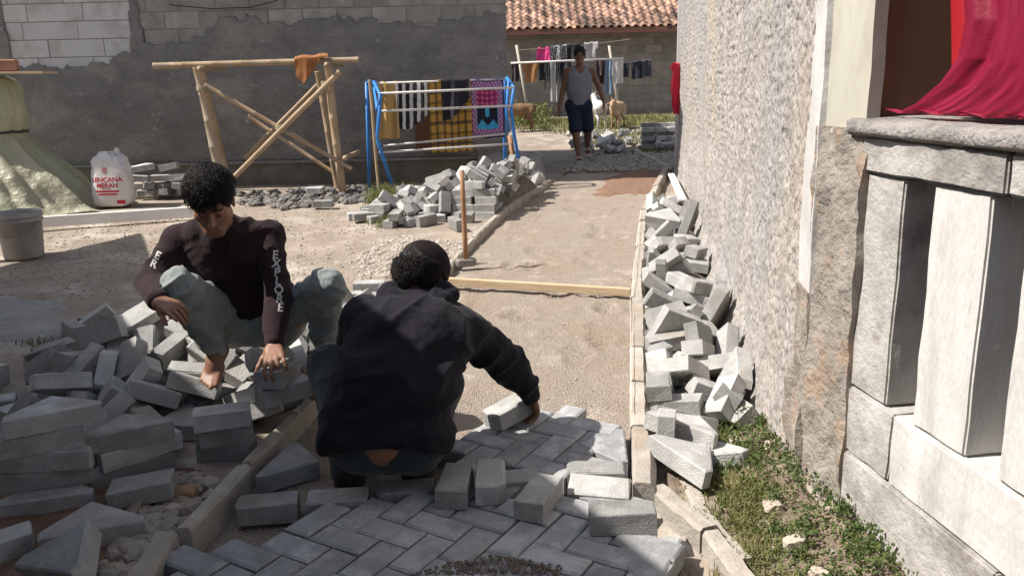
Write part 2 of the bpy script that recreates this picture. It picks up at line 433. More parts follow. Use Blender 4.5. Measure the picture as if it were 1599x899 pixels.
# ------------------------------------------------------------------ long unfinished house on the left
M_COAT = mat('fresh_cement_render', (.235, .223, .212), (.15, .142, .138), 3.5, .95, .9, 22, (.30, .27, .235), 1.1, .75, 0, vor=.35, vscale=16, bdist=.03, stretch=(1, 1, 1.6), bl2=(.40, .385, .37), bl2scale=5, bl2min=.62, bl2max=.68)
M_OLDW = mat('old_blockwork', (.31, .285, .255), (.215, .195, .17), 6, .95, .6, 50, (.38, .365, .34), 2, .6, .14)
M_AAC = mat('white_lightweight_block', (.55, .53, .525), (.45, .435, .43), 3, .9, .3, 90, (.33, .30, .28), 2.5, .6, .06)
M_PLINTH = mat('dirty_plinth', (.17, .155, .13), (.09, .083, .07), 4, .95, .6, 30, (.17, .15, .13), 2, .5)
M_ROOFSHEET = mat('roof_sheet', (.3, .27, .25), (.2, .17, .15), 5, .7)
WY = 10.4
house = thing('unfinished_house', 'long unfinished house wall with dark cement render and a patch of white blocks', 'house', (-4.5, WY, .1))
inv = Matrix.Translation((4.5, -WY, -.1))
def hpart(mb_, name, m_, parent=house, smooth=False):
    o = mb_.build(name, m_, parent, smooth)
    if parent is house: o.matrix_parent_inverse = inv
    return o
hpart(MB().box((-4.6, 11.894, 1.6), (9.2, 3.012, 3.2)), 'wall', M_OLDW)
hpart(MB().box((-4.6, WY - .01, .20), (9.26, .13, .48)), 'plinth', M_PLINTH)
hpart(MB().box((-4.6, WY - .005, .432), (9.30, .20, .03)), 'plinth_ledge', mat('ledge_cement', (.22, .21, .2), (.14, .135, .13), 5, .9, .5, 40))
r_ = MB()
r_.add([(-9.8, 9.85, 3.0), (.35, 9.85, 3.0), (.35, 11.9, 3.9), (-9.8, 11.9, 3.9), (.35, 13.8, 3.0), (-9.8, 13.8, 3.0),
        (-9.8, 9.85, 3.06), (.35, 9.85, 3.06), (.35, 11.9, 3.96), (-9.8, 11.9, 3.96), (.35, 13.8, 3.06), (-9.8, 13.8, 3.06)],
       [(0, 3, 2, 1), (3, 5, 4, 2), (6, 7, 8, 9), (9, 8, 10, 11), (0, 1, 7, 6), (5, 11, 10, 4), (1, 2, 8, 7), (2, 4, 10, 8), (0, 6, 9, 3), (3, 9, 11, 5)])
hpart(r_, 'roof', M_ROOFSHEET)
def block_row(x0, x1, z0, h, wd, off, m_, y0, nm, gap=.008, seed=0, depth=.05):
    rd = random.Random(seed); x = x0 - wd * off
    while x < x1 - .02:
        a, b = max(x, x0), min(x + wd, x1)
        if b - a > .05:
            p_ = rd.uniform(-.004, .004)
            hpart(MB().box(((a + b) / 2, y0 + depth / 2 + p_, z0 + h / 2), (b - a - gap, depth, h - gap), ch=.003), nm, m_)
        x += wd
for i in range(6):
    block_row(-6.05, -4.44, 1.52 + i * .205, .205, .66, [.35, .12, .55, .42, .75, .2][i], M_AAC, WY - .025, 'white_block', seed=i)
for i in range(5):
    block_row(-4.42, -.01, 1.62 + i * .2, .2, .41, [.3, .75, .1, .6, .4][i], M_OLDW, WY - .02, 'wall_block', gap=.009, seed=i + 9)
# cement coat with a ragged edge where the blocks still show
nx, nz = 380, 112
xs = np.linspace(-9.2, 0.0, nx); zs = np.linspace(.44, 3.0, nz)
XX, ZZ = np.meshgrid(xs, zs)
edge = .11 * fbm(XX * 2.2, ZZ * 2.2, 2, 5) + .05 * vnoise(XX * 14, ZZ * 14, 4)
topb = np.interp(xs, [-9.2, -6.1, -6.0, -5.9, -5.4, -4.9, -4.5, -4.44, -4.36, -4.3, -3.9, -3.7, -3.4, -2.4, -1.2, 0],
                 [3.2, 3.2, 3.2, 1.76, 1.6, 1.68, 1.72, 2.6, 2.5, 1.8, 1.83, 1.9, 2.1, 2.12, 2.05, 2.12])[None, :]
keep = ZZ < topb + edge
thick = .02 + .008 * fbm(XX * 3, ZZ * 3, 1, 4) + .004 * vnoise(XX * 22, ZZ * 30, 3)
dist_edge = np.clip((topb + edge - ZZ) / .06, 0, 1); thick = thick * (.45 + .55 * dist_edge)
YY = WY - .022 - thick
vid = np.arange(nx * nz).reshape(nz, nx)
kf = keep[:-1, :-1] & keep[1:, :-1] & keep[:-1, 1:] & keep[1:, 1:]
q = np.stack([vid[:-1, :-1], vid[:-1, 1:], vid[1:, 1:], vid[1:, :-1]], -1)[kf]
o = obj('cement_render', np_mesh('cement_render', np.stack([XX, YY, ZZ], -1).reshape(-1, 3), q), M_COAT, house); o.matrix_parent_inverse = inv
sol = o.modifiers.new('s', 'SOLIDIFY'); sol.thickness = .03; sol.offset = -1
# slack cable on the wall
cb = [at(265, 8, WY - .06), at(330, 14, WY - .08), at(390, 12, WY - .08), at(430, 2, WY - .06), at(450, -8, WY - .06)]
hpart(MB().tube(cb, .006, 6), 'cable', plain('cable_black', (.03, .03, .03), .6))

# ------------------------------------------------------------------ tiled house at the back
M_TILE = mat('clay_tile', (.43, .255, .18), (.25, .145, .10), 5, .9, .4, 40, (.11, .085, .075), 4, .85, .65, blmin=.45, blmax=.6)
M_BWALL = mat('grey_block', (.25, .225, .195), (.17, .15, .13), 2.5, .95, .5, 30, (.14, .125, .11), .8, .5, .1)
BY = 22.0
bh = thing('tiled_house', 'low grey block house with mottled red clay tile roof at the far end', 'house', (3, BY, .15))
binv = Matrix.Translation((-3, -BY, -.15))
def bpart(mb_, name, m_, smooth=False):
    o = mb_.build(name, m_, bh, smooth); o.matrix_parent_inverse = binv; return o
bpart(MB().box((3.5, BY + 2.53, 1.35), (9, 5, 2.5)), 'wall', M_BWALL)
for i in range(12):
    off = .2 if i % 2 else 0
    for jx in range(13):
        bpart(MB().box((-.25 + off + jx * .42, BY + .012 + random.uniform(-.003, .003), .26 + i * .2), (.416, .05, .195)), 'block', M_BWALL)
bpart(MB().box((3.5, BY - .45, 2.52), (9.4, .04, .13)), 'fascia', plain('fascia_board', (.30, .13, .11), .8))
# one S-shaped tile, shared by all
tw, tl, pitch_ = .205, .30, R(27)
tv = MB(); rows = []
for a in range(2):
    row = []
    for b in range(7):
        u = b / 6; row.append((u * (tw + .02), a * tl, .035 * math.sin(u * 2 * math.pi) + .018 * (1 - a)))
    rows.append(row)
tv.grid(rows)
tv.grid([[(p[0], p[1], p[2]) for p in rows[0]], [(p[0], p[1] + .004, p[2] - .016) for p in rows[0]]])
tme = tv.mesh('roof_tile', True); tme.materials.append(M_TILE)
rmat = Matrix.Rotation(pitch_, 4, 'X')
roof = bpart(MB().add([(-1.2, BY - .48, 2.56), (8.2, BY - .48, 2.56), (8.2, BY + 2.6, 2.56 + 3.08 * math.tan(pitch_)), (-1.2, BY + 2.6, 2.56 + 3.08 * math.tan(pitch_)),
                       (-1.2, BY - .48, 2.50), (8.2, BY - .48, 2.50), (8.2, BY + 2.6, 2.50 + 3.08 * math.tan(pitch_)), (-1.2, BY + 2.6, 2.50 + 3.08 * math.tan(pitch_))],
                      [(0, 1, 2, 3), (7, 6, 5, 4), (0, 4, 5, 1), (1, 5, 6, 2), (2, 6, 7, 3), (3, 7, 4, 0)]), 'roof', M_TILE)
for r_i in range(11):
    for c_i in range(27):
        d = r_i * .24
        o = obj('roof_tile', tme, None, roof)
        o.matrix_local = Matrix.Translation((-.35 + c_i * tw + random.uniform(-.008, .008), BY - .56 + d * math.cos(pitch_), 2.585 + d * math.sin(pitch_) + random.uniform(0, .012))) @ Matrix.Rotation(random.uniform(-.03, .03), 4, 'Z') @ rmat
# ------------------------------------------------------------------ house on the right: rough wall, corner pillar, porch balustrade
M_PEB = mat('rough_cast_wall', (.455, .42, .39), (.285, .26, .24), 8, .95, .9, 50, (.42, .355, .295), 1.1, .7, 0, vor=.5, vscale=60, stretch=(1, 1, .4), bdist=.02, bl2=(.33, .325, .33), bl2scale=.9, bl2min=.47, bl2max=.62)
M_CORNER = mat('broken_plaster_brick', (.36, .325, .285), (.21, .185, .16), 8, .95, .9, 35, (.34, .22, .14), 5, .6, 0, bdist=.02, blmin=.52, blmax=.6)
M_STRIP = mat('smooth_plaster', (.56, .54, .52), (.43, .41, .39), 5, .85, .3, 40, (.62, .61, .60), 3, .6)
M_PILLAR = mat('cream_pillar_paint', (.47, .45, .375), (.40, .38, .315), 3, .65, .2, 12, (.33, .30, .245), 2.6, .6, bdist=.01, stretch=(1.5, 1.5, .6))
M_BAL = mat('whitewashed_concrete', (.63, .61, .585), (.49, .47, .45), 5, .92, .6, 60, (.29, .27, .245), 1.9, .75, .05, stretch=(2.2, 2.2, .45), blmin=.53, blmax=.7, bl2=(.36, .33, .29), bl2scale=11, bl2min=.64, bl2max=.76)
M_BALD = mat('mossy_concrete', (.50, .475, .45), (.33, .31, .29), 8, .95, .7, 50, (.15, .137, .125), 2.2, .9, .05, blmin=.48, blmax=.66, bl2=(.27, .235, .2), bl2scale=9, bl2min=.6, bl2max=.72)
M_SLAB = mat('rough_slab', (.38, .35, .33), (.22, .20, .19), 9, .95, .9, 60, (.13, .12, .11), 4, .7, bdist=.02)
M_DOOR = mat('brown_board', (.145, .06, .028), (.115, .046, .02), 3, .55, .1, 8, stretch=(5, 5, .3))
Cw = Vector((.98, 2.61, 0)); wd = (Vector((2.2, 10.9, 0)) - Cw).normalized(); wn = Vector((-wd.y, wd.x, 0))
bt = Vector((.134, -.991, 0)).normalized(); bn = Vector((-.991, -.134, 0)).normalized(); Bc = Vector((1.02, 2.34, 0))
rh = thing('porch_house', 'house with rough cast wall, cream corner pillar and concrete porch balustrade', 'house', (1.6, 3.0, 0))
rinv = Matrix.Translation((-1.6, -3.0, 0))
def rpart(mb_, name, m_, smooth=False, label=None):
    o = mb_.build(name, m_, rh, smooth); o.matrix_parent_inverse = rinv
    if label: o['label'] = label
    return o
# rough wall
ns, nzz = 430, 250
ss = np.cumsum(np.linspace(.007, .034, ns)); ss = .15 + (ss - ss[0]) / (ss[-1] - ss[0]) * 8.2
zz = np.linspace(-.12, 2.75, nzz)
S, Zz = np.meshgrid(ss, zz)
lump = np.abs(fbm(S * 26, Zz * 22, 3, 3)) + .5 * np.abs(vnoise(S * 55, Zz * 40, 7))
lump = lump * (.45 + 1.1 * np.clip(.5 + .9 * fbm(S * .9, Zz * .8, 21, 3), 0, 1))
disp = .017 * lump + .02 * np.clip(fbm(S * 16, Zz * 1.6, 17, 3) - .25, 0, 1) * np.clip((1.6 - S) / 1.2, .15, 1) + .018 * fbm(S * 2.2, Zz * 1.1, 8, 4) + .012 * np.abs(fbm(S * 9, Zz * 3.2, 5, 4))
low = np.clip((.75 - Zz + .3 * fbm(S * 2, Zz * 2, 6, 3)) / .9, 0, 1)
disp = disp + low * np.clip((S - .12) / .5, .25, 1) * (.05 + .025 * fbm(S * 6, Zz * 5, 11, 4))
fl = np.clip((.22 - Zz) / .3, 0, 1) * np.clip((S - .15) / .6, 0, 1); disp = disp + fl * (.07 + .05 * fbm(S * 5, Zz * 5, 13, 3))
near = np.clip((.55 - S) / .4, 0, 1); disp = disp + near * .02 * np.abs(fbm(S * 12, Zz * 5, 15, 4))
base = np.array([Cw.x, Cw.y, 0]); Wd = np.array([wd.x, wd.y, 0]); Wn = np.array([wn.x, wn.y, 0])
Vv = base + S[..., None] * Wd + disp[..., None] * Wn; Vv[..., 2] = Zz
vid = np.arange(ns * nzz).reshape(nzz, ns)
q = np.stack([vid[:-1, 1:], vid[:-1, :-1], vid[1:, :-1], vid[1:, 1:]], -1).reshape(-1, 4)
o = obj('rough_cast', np_mesh('rough_cast', Vv.reshape(-1, 3), q), M_PEB, rh); o.matrix_parent_inverse = rinv
pts = [Cw, Cw + wd * 8.36, Cw + wd * 8.36 - wn * 3, Cw + Vector((3.2, .2, 0)), Cw + Vector((.3, .02, 0))]
rpart(MB().prism([(p.x, p.y) for p in reversed(pts)], -.1, 2.9), 'wall_core', M_OLDW)
a_, b_ = Cw + wd * 8.33 + wn * .02, Cw + wd * 8.42
rpart(MB().box((a_ + b_) / 2 + Vector((0, 0, 1.5)), (.08, .1, 2.9), Matrix.Rotation(math.atan2(wd.y, wd.x) - math.pi / 2, 3, 'Z')), 'end_trim', plain('white_trim', (.62, .6, .58)))
# smooth strip beside the pillar
def strip(s0, s1, z0, z1, p0, d, n, off, m_, nm, nu=8, nv=60, amp=.006, thick=.05, lab=None, sc=6, taper=None):
    rows = []
    for j in range(nv + 1):
        z = z0 + (z1 - z0) * j / nv; row = []
        for i in range(nu + 1):
            s_ = s0 + (s1 - s0) * i / nu
            dd = off + amp * float(fbm(s_ * sc * 2 + 3, z * sc, 4, 4))
            p = p0 + d * (s_ + (min(amp, .012) * float(vnoise(z * 9, s_, 2)) if i in (0, nu) else 0)) + n * dd; row.append((p.x, p.y, z))
        rows.append(row)
    m_b = MB(); m_b.grid(rows)
    bk = [[(p[0] - n.x * thick, p[1] - n.y * thick, p[2]) for p in (r[0], r[-1])] for r in rows]
    m_b.grid([[b[0], r[0]] for b, r in zip(bk, rows)]); m_b.grid([[r[-1], b[1]] for b, r in zip(bk, rows)])
    m_b.grid([[(p[0] - n.x * thick, p[1] - n.y * thick, p[2]) for p in rows[-1]], rows[-1]])
    m_b.grid([rows[0], [(p[0] - n.x * thick, p[1] - n.y * thick, p[2]) for p in rows[0]]])
    return rpart(m_b, nm, m_, True, lab)
strip(-.02, .17, .62, 2.75, Cw, wd, wn, .022, M_STRIP, 'corner_plaster')
strip(-.02, .19, -.1, .64, Cw, wd, wn, .03, M_CORNER, 'broken_corner', nu=20, amp=.03, sc=7)
strip(-.275, -.035, 1.15, 2.75, Bc, bt, bn, .012, M_PILLAR, 'pillar', amp=.003, thick=.04)
strip(-.285, -.02, -.15, 1.17, Bc, bt, bn, .02, M_CORNER, 'broken_corner', nu=26, nv=110, amp=.022, thick=.3, sc=7)
# balustrade: every cast piece a part
def bal(s0, s1, z0, z1, off, depth, nm, m_, ch=.006):
    c = Bc + bt * ((s0 + s1) / 2) - bn * (depth / 2 - off) + Vector((0, 0, (z0 + z1) / 2))
    rot = Matrix((bt, -bn, Vector((0, 0, 1)))).transposed()
    bm = bmesh.new(); bmesh.ops.create_cube(bm, size=1)
    for v in bm.verts: v.co = Vector((v.co.x * (s1 - s0 - .004), v.co.y * depth, v.co.z * (z1 - z0 - .004)))
    bmesh.ops.bevel(bm, geom=bm.edges[:], offset=ch, segments=2, affect='EDGES')
    bmesh.ops.subdivide_edges(bm, edges=[e for e in bm.edges if e.calc_length() > .08], cuts=6, use_grid_fill=True)
    for v in bm.verts:
        v.co += Vector((mnoise.noise(v.co * 14 + Vector((s0 * 9, 0, z0))), mnoise.noise(v.co * 14 + Vector((5, s0 * 9, z0))), mnoise.noise(v.co * 14 + Vector((9, s0 * 9, z0))))) * .004
    me = bpy.data.meshes.new(nm); bm.to_mesh(me); bm.free()
    o = obj(nm, me, m_, rh); o.matrix_parent_inverse = rinv
    o.matrix_basis = Matrix.Translation(c) @ rot.to_4x4()
    return o
bal(-.06, .655, -.2, .205, .012, .26, 'base_block', M_BALD); bal(.655, 1.5, -.2, .205, .014, .26, 'base_block', M_BALD)
bal(-.05, .205, .205, .41, .006, .24, 'rail_block', M_BALD); bal(.205, .98, .205, .41, .008, .24, 'rail_block', M_BAL); bal(.98, 1.6, .205, .41, .007, .24, 'rail_block', M_BAL)
for s0, s1, m_ in [(-.05, .155, M_BALD), (.275, .487, M_BAL), (.597, .80, M_BAL), (.915, 1.12, M_BAL), (1.235, 1.44, M_BAL)]:
    bal(s0, s1, .41, 1.052, .0, .20, 'baluster', m_)
bal(-.04, .535, 1.052, 1.152, .012, .22, 'top_beam', M_BALD); bal(.535, 1.5, 1.052, 1.15, .008, .22, 'top_beam', M_BALD)
# slab on top with a crumbled edge
rows = []
for (u, z) in [(-.3, 1.152), (.022, 1.152), (.035, 1.165), (.03, 1.19), (.012, 1.198), (-.1, 1.203), (-.3, 1.205)]:
    row = []
    for i in range(120):
        s_ = -.1 + 1.6 * i / 119
        e = .014 * float(fbm(s_ * 14, z * 40 + u * 10, 3, 4))
        p = Bc + bt * s_ + bn * (u + (e if u > 0 else 0)); row.append((p.x, p.y, z + e * .35))
    rows.append(row)
rpart(MB().grid(rows), 'ledge_slab', M_SLAB, True)
# porch inside: floor, brown board wall, roof
rpart(MB().box((2.4, .9, .15), (2.3, 3.2, .1)), 'porch_floor', M_OLDW)
rpart(MB().box((2.03, 2.43, 1.5), (2.0, .05, 2.6)), 'board_wall', M_DOOR)
rpart(MB().box((2.6, 1.6, 2.84), (3.0, 5.0, .08)), 'porch_roof', M_ROOFSHEET)
# ------------------------------------------------------------------ unseen roof and walls added left of and behind camera for near shade
ROOF_Z = 2.9
sh = SH * (ROOF_Z / math.tan(SUN_EL))
shade = [Vector(p) for p in [(-4.3, 5.6, 0), (-3.35, 7.5, 0), (-1.5, 3.5, 0), (-1.0, 3.02, 0), (-.12, 2.92, 0), (.42, 1.95, 0), (1.1, .2, 0), (1.3, -4, 0), (-7, -4, 0), (-7, 4.5, 0)]]  # wanted shade outline on the ground; the roof is shaped from it
edge_ = [p - sh for p in shade]
nb = thing('shade_caster', 'unseen sheet roof and walls added beside the lane to shade the foreground', 'house', (-6, 0, 0))
ninv = Matrix.Translation((6, 0, 0))
o = MB().prism([(p.x, p.y) for p in reversed(edge_)], ROOF_Z, ROOF_Z + .05).build('roof', M_ROOFSHEET, nb); o.matrix_parent_inverse = ninv
for c_, s_ in (((-5.6, .2, 1.42), (2.6, 8, 2.95)), ((-1.6, -3.72, 1.42), (5.4, .2, 2.95))):  # walls added out of view to block low sky and deepen the shade
    o = MB().box(c_, s_).build('wall', M_PLINTH, nb); o.matrix_parent_inverse = ninv
for x_, y_ in [(-3.4, 2.3), (-5.9, 6.3)]:
    o = MB().box((x_ , y_, 1.42), (.1, .1, 2.95)).build('post', M_TIMBER, nb); o.matrix_parent_inverse = ninv
# ------------------------------------------------------------------ loose stones, gravel, grains
ICO_V = None
def ico():
    bm = bmesh.new(); bmesh.ops.create_icosphere(bm, subdivisions=1, radius=1)
    v = np.array([x.co for x in bm.verts]); bm.verts.index_update(); f = np.array([[x.index for x in fc.verts] for fc in bm.faces]); bm.free(); return v, f
ICO_V, ICO_F = ico()
OCT_V = np.array([(1,0,0),(-1,0,0),(0,1,0),(0,-1,0),(0,0,1),(0,0,-1)], float)
OCT_F = np.array([(0,2,4),(2,1,4),(1,3,4),(3,0,4),(2,0,5),(1,2,5),(3,1,5),(0,3,5)])
def rand_rot(n):
    q = rng.normal(size=(n, 4)); q /= np.linalg.norm(q, axis=1)[:, None]; a, b, c, d = q.T
    return np.stack([np.stack([1-2*(c*c+d*d), 2*(b*c-a*d), 2*(b*d+a*c)], -1), np.stack([2*(b*c+a*d), 1-2*(b*b+d*d), 2*(c*d-a*b)], -1),
                     np.stack([2*(b*d-a*c), 2*(c*d+a*b), 1-2*(b*b+c*c)], -1)], 1)
def stones(name, pts, sizes, material, fine=False, flat=.7, label=None, cat=None):
    bv, bf = (OCT_V, OCT_F) if fine else (ICO_V, ICO_F)
    pts = np.asarray(pts, float); n = len(pts); k = len(bv)
    jit = bv[None] * (1 + (0.0 if fine else .35) * (rng.random((n, k, 1)) - .5)) * np.asarray(sizes)[:, None, None]
    jit = jit * (np.array([1, .8, .6]) + .25 * rng.random((n, 1, 3)))
    V = np.einsum('nij,nkj->nki', rand_rot(n), jit); V[..., 2] *= flat; V += pts[:, None]
    F_ = (bf[None] + (np.arange(n) * k)[:, None, None]).reshape(-1, 3)
    o = obj(name, np_mesh(name, V.reshape(-1, 3), F_, False), material)
    o['kind'] = 'stuff'
    if label: o['label'] = label; o['category'] = cat or 'gravel'
    return o
def scatter(poly_px, n, dz=0.0, hf=None):
    """n random ground points inside a pixel polygon, even on the ground"""
    poly = [G(*p) for p in poly_px]; pl = [(p.x, p.y) for p in poly]
    x0, x1 = min(p[0] for p in pl), max(p[0] for p in pl); y0, y1 = min(p[1] for p in pl), max(p[1] for p in pl)
    out = []
    while len(out) < n:
        x, y = random.uniform(x0, x1), random.uniform(y0, y1)
        if inpoly(x, y, pl): out.append((x, y, hf(x, y) + dz if hf else 0))
    return out if hf else onground(out, dz)
def onground(pts, dz=0.0):
    a = np.array([p[:2] for p in pts]); z = ground_h(a[:, 0], a[:, 1]) + dz
    return [(x, y, h) for (x, y), h in zip(a.tolist(), z.tolist())]
def sz(n, a, b, p=2.0): return a + (b - a) * rng.random(n) ** p

# grains on the sand bed
n = 16000; P = []
while len(P) < n:
    y = 2.3 + 7.2 * random.random() ** 1.3; u = random.random(); lx, rx = float(left_x(y)), float(right_x(y)); x = lx + .01 + (rx - lx - .02) * u
    P.append((x, y, sand_h(x, y)))
P = np.array(P); P[:, 2] += .012 * fbm(P[:, 0] * 2.2, P[:, 1] * 2.2, 1, 4) + .006 * fbm(P[:, 0] * 14, P[:, 1] * 14, 4, 3)
stones('sand_grains', P, sz(n, .0025, .006, 2), mat('sand_grain', (.46, .38, .31), (.22, .18, .145), 40, 1), True, .8, 'coarse loose grains over the bedding sand', 'sand')
P = scatter([(730, 420), (985, 420), (995, 330), (860, 300)], 130, .0, lambda x, y: sand_h(x, y)) + scatter([(420, 745), (520, 755), (900, 600), (960, 480), (720, 460)], 160, 0, lambda x, y: sand_h(x, y))
stones('bed_pebbles', P, sz(len(P), .004, .014, 3), M_GRAVEL, True, .6, 'small pebbles scattered in the sand bed', 'pebbles')
P = scatter([(0, 345), (300, 335), (560, 320), (690, 380), (700, 415), (560, 450), (100, 460), (0, 460)], 3600, .002)
stones('yard_grit', P, sz(len(P), .004, .02, 3), mat('yard_grit', (.42, .37, .31), (.25, .21, .17), 30, 1), True, .6, 'grit and crumbs scattered over the earth yard', 'grit')
P = scatter([(540, 400), (620, 362), (725, 372), (735, 385), (690, 425), (560, 432)], 1300, .0)
stones('white_gravel', P, sz(len(P), .005, .026, 2.2), mat('pale_gravel', (.47, .425, .37), (.31, .275, .24), 20, .95), False, .7, 'pale gravel heaped beside the left kerb', 'gravel')
P = scatter([(370, 300), (560, 290), (610, 300), (590, 312), (500, 318), (440, 326), (410, 318), (375, 322)], 620, .012)
stones('wall_rubble', P, sz(len(P), .008, .075, 3), mat('dark_rubble', (.21, .195, .18), (.09, .083, .078), 9, .95, .5, 50), False, .7, 'dark broken rubble along the foot of the house wall', 'rubble')
P = [(x + .02, y, gz(y) + .0) for x, y in [(random.uniform(float(left_x(y)) - .1, float(right_x(y)) + .1), y) for y in [random.uniform(10.9, 16.5) for _ in range(4200)]]]
stones('lane_gravel', P, sz(len(P), .012, .05, 2), M_GRAVEL, False, .6, 'loose grey gravel on the shaded far stretch of lane', 'gravel')
P = scatter([(220, 745), (300, 725), (352, 760), (300, 800), (250, 840), (180, 899), (120, 899), (190, 820)], 190, .01)
stones('kerb_rubble', P, sz(len(P), .008, .05, 1.8), M_STONE, False, .75, 'brown and grey rubble between the blocks and the kerb', 'rubble')
P = scatter([(640, 899), (700, 880), (770, 868), (880, 885), (870, 899)], 520, 0, lambda x, y: .004)
stones('spilt_soil', P, sz(len(P), .002, .009, 2), mat('spilt_soil', (.2, .155, .12), (.11, .085, .065), 40, 1), True, .7, 'dark soil crumbs spilt over the laid blocks', 'soil')
P = scatter([(1065, 780), (1110, 740), (1290, 820), (1330, 899), (1140, 899)], 420, .0)
stones('bank_crumbs', P, sz(len(P), .004, .02, 2.5), M_STONE, False, .7, 'crumbs of stone among the grass', 'stones')

# ------------------------------------------------------------------ heaps of blocks: cores, then blocks let fall on them
def mound(name, label, pts, r, h, material):
    """a low bank of earth and rubble along a polyline"""
    allx = [p[0] for p in pts]; ally = [p[1] for p in pts]
    nx_, ny_ = 44, 44; rows = []
    for j in range(ny_):
        row = []
        for i in range(nx_):
            x = min(allx) - r + (max(allx) - min(allx) + 2 * r) * i / (nx_ - 1); y = min(ally) - r + (max(ally) - min(ally) + 2 * r) * j / (ny_ - 1)
            d = 9
            for a, b in zip(pts, pts[1:]):
                A, B, Q = Vector(a[:2]), Vector(b[:2]), Vector((x, y)); t = max(0, min(1, (Q - A).dot(B - A) / max(1e-6, (B - A).length_squared)))
                d = min(d, (Q - A.lerp(B, t)).length)
            f = max(0, 1 - d / r); f = f * f * (3 - 2 * f)
            row.append((x, y, float(ground_h(x, y)) - .04 + (h + .04) * f + .02 * f * float(fbm(x * 8, y * 8))))
        rows.append(row)
    o = MB().grid(rows).build(name, material, smooth=True); o['kind'] = 'stuff'; o['label'] = label; o['category'] = 'rubble'
    return o
M_MOUND = mat('rubble_earth', (.22, .195, .17), (.12, .105, .09), 25, 1, .9, 60, bdist=.02)
gl = lambda *p: (G(*p).x, G(*p).y)
cores = [mound('rubble_mound', 'earth and rubble under the near left block heap', [gl(170, 590), gl(300, 590), gl(420, 570)], .46, .15, M_MOUND),
         mound('rubble_mound', 'higher bank under the left crest of the near heap', [gl(175, 580), gl(250, 572)], .42, .27, M_MOUND),
         mound('rubble_mound', 'earth and rubble under the far sunlit block heap', [gl(690, 325), gl(750, 318), gl(800, 300)], .5, .26, M_MOUND),
         mound('rubble_mound', 'earth and rubble under the blocks along the rough wall', [gl(1085, 560), gl(1068, 440), gl(1052, 340)], .30, .12, M_MOUND)]

ROWG = {'near': ('grey concrete paving block in the shaded heap around the seated man', 'blocks heaped at near left'),
        'far': ('pale paving block in the sunlit heap below the clothes rack', 'blocks heaped below the clothes rack'),
        'right': ('sunlit paving block in the long pile against the rough cast wall', 'blocks piled along the rough wall')}
def block(kind, label, group, loc, rot, me=None):
    me = me or {'r': random.choice(RECTS), 'p': random.choice(PENTS), 'h': random.choice(HALFS)}[kind]
    o = obj({'r': 'paving_block', 'p': 'edge_block', 'h': 'broken_block'}[kind], me, None, None, loc, rot)
    return tag(o, label, 'paving block', group)
bodies, fixed = [], []
def drop(g, pts, n, kinds, z0, dz, sx=.06, sy=.06, flat=.5):
    lab, grp = ROWG[g]
    for i in range(n):
        f = random.random() * (len(pts) - 1); a = pts[int(f)]; b = pts[int(f) + 1]; t = f - int(f)
        x, y = a[0] + (b[0] - a[0]) * t + random.gauss(0, sx), a[1] + (b[1] - a[1]) * t + random.gauss(0, sy)
        rot = (random.uniform(-flat, flat), random.uniform(-flat, flat), random.uniform(0, 6.28)) if random.random() < .7 else tuple(random.uniform(0, 6.28) for _ in range(3))
        bodies.append(block(random.choice(kinds), lab, grp, (x, y, gz(y) + z0 + i * dz), rot))
L1 = [gl(110, 610), gl(190, 590), gl(300, 600), gl(400, 580), gl(455, 555)]
drop('near', L1, 62, 'rrrrrrp', .25, .022, .05, .13)
drop('near', [gl(150, 585), gl(235, 565)], 34, 'rrrr', .5, .02, .05, .06)
drop('near', [gl(470, 520), gl(585, 480)], 22, 'rrrr', .25, .03, .05, .12)
drop('near', [gl(60, 640), gl(120, 640)], 6, 'rr', .2, .03)
L2 = [gl(630, 332), gl(690, 326), gl(740, 320), gl(770, 310), gl(820, 290)]
drop('far', L2, 104, 'rrrrrrrh', .55, .012, .10, .22)
drop('far', [gl(715, 322), gl(765, 312), gl(800, 300)], 46, 'rrr', .8, .016, .10, .12)
drop('far', [gl(590, 336), gl(660, 332)], 16, 'rrh', .2, .03, .1, .12)
L3 = [gl(1075, 640), gl(1078, 560), gl(1066, 480), gl(1055, 420), gl(1052, 370), gl(1046, 330)]
drop('right', L3, 78, 'rrrrrp', .2, .014, .05, .08)
drop('right', [gl(1105, 705), gl(1085, 660)], 3, 'pp', .12, .08, .02, .03, .2)

# neat stacks stay where they are put
ST = {}
def stack(px, py, kinds, ang, label, group, jit=.02, base=0.0):
    p = G(px, py); z = float(ground_h(p.x, p.y)) + base
    for i, kd in enumerate(kinds):
        h = PT
        o = block(kd, label.replace('lower', ['lowest', 'second lowest', 'middle', 'second highest'][i] if i < len(kinds) - 1 else 'topmost'), group,
                  (p.x + random.gauss(0, jit), p.y + random.gauss(0, jit), z + h / 2 + .001), (0, 0, R(ang + random.uniform(-14, 14)))); z += h + .0015
        fixed.append(o)
stack(85, 765, 'ppppp', 18, 'lower edge block in the tallest stack at the left picture edge', 'edge blocks in the tallest stack')
stack(205, 728, 'ppp', 35, 'lower edge block in the three high stack beside the tallest one', 'edge blocks in the three high stack')
stack(580, 466, 'rr', 8, 'lower block of the pair stacked in the sun behind the squatting man', None, .01)
stack(352, 702, 'rrr', 12, 'lower block of the small stack against the left kerb', 'blocks in the small stack by the kerb', .008)
# far neat stack in front of the sunlit heap
for i in range(4):
    for dx in (0, 1):
        o = block('r', 'block of the neat low stack at the front of the sunlit heap', 'neat stack before the sunlit heap', G(722 + dx * 36, 338) + Vector((random.gauss(0, .01), .02 * i, float(-.02) + i * .0685 + PT / 2)), (0, 0, random.gauss(0, .12))); fixed.append(o)

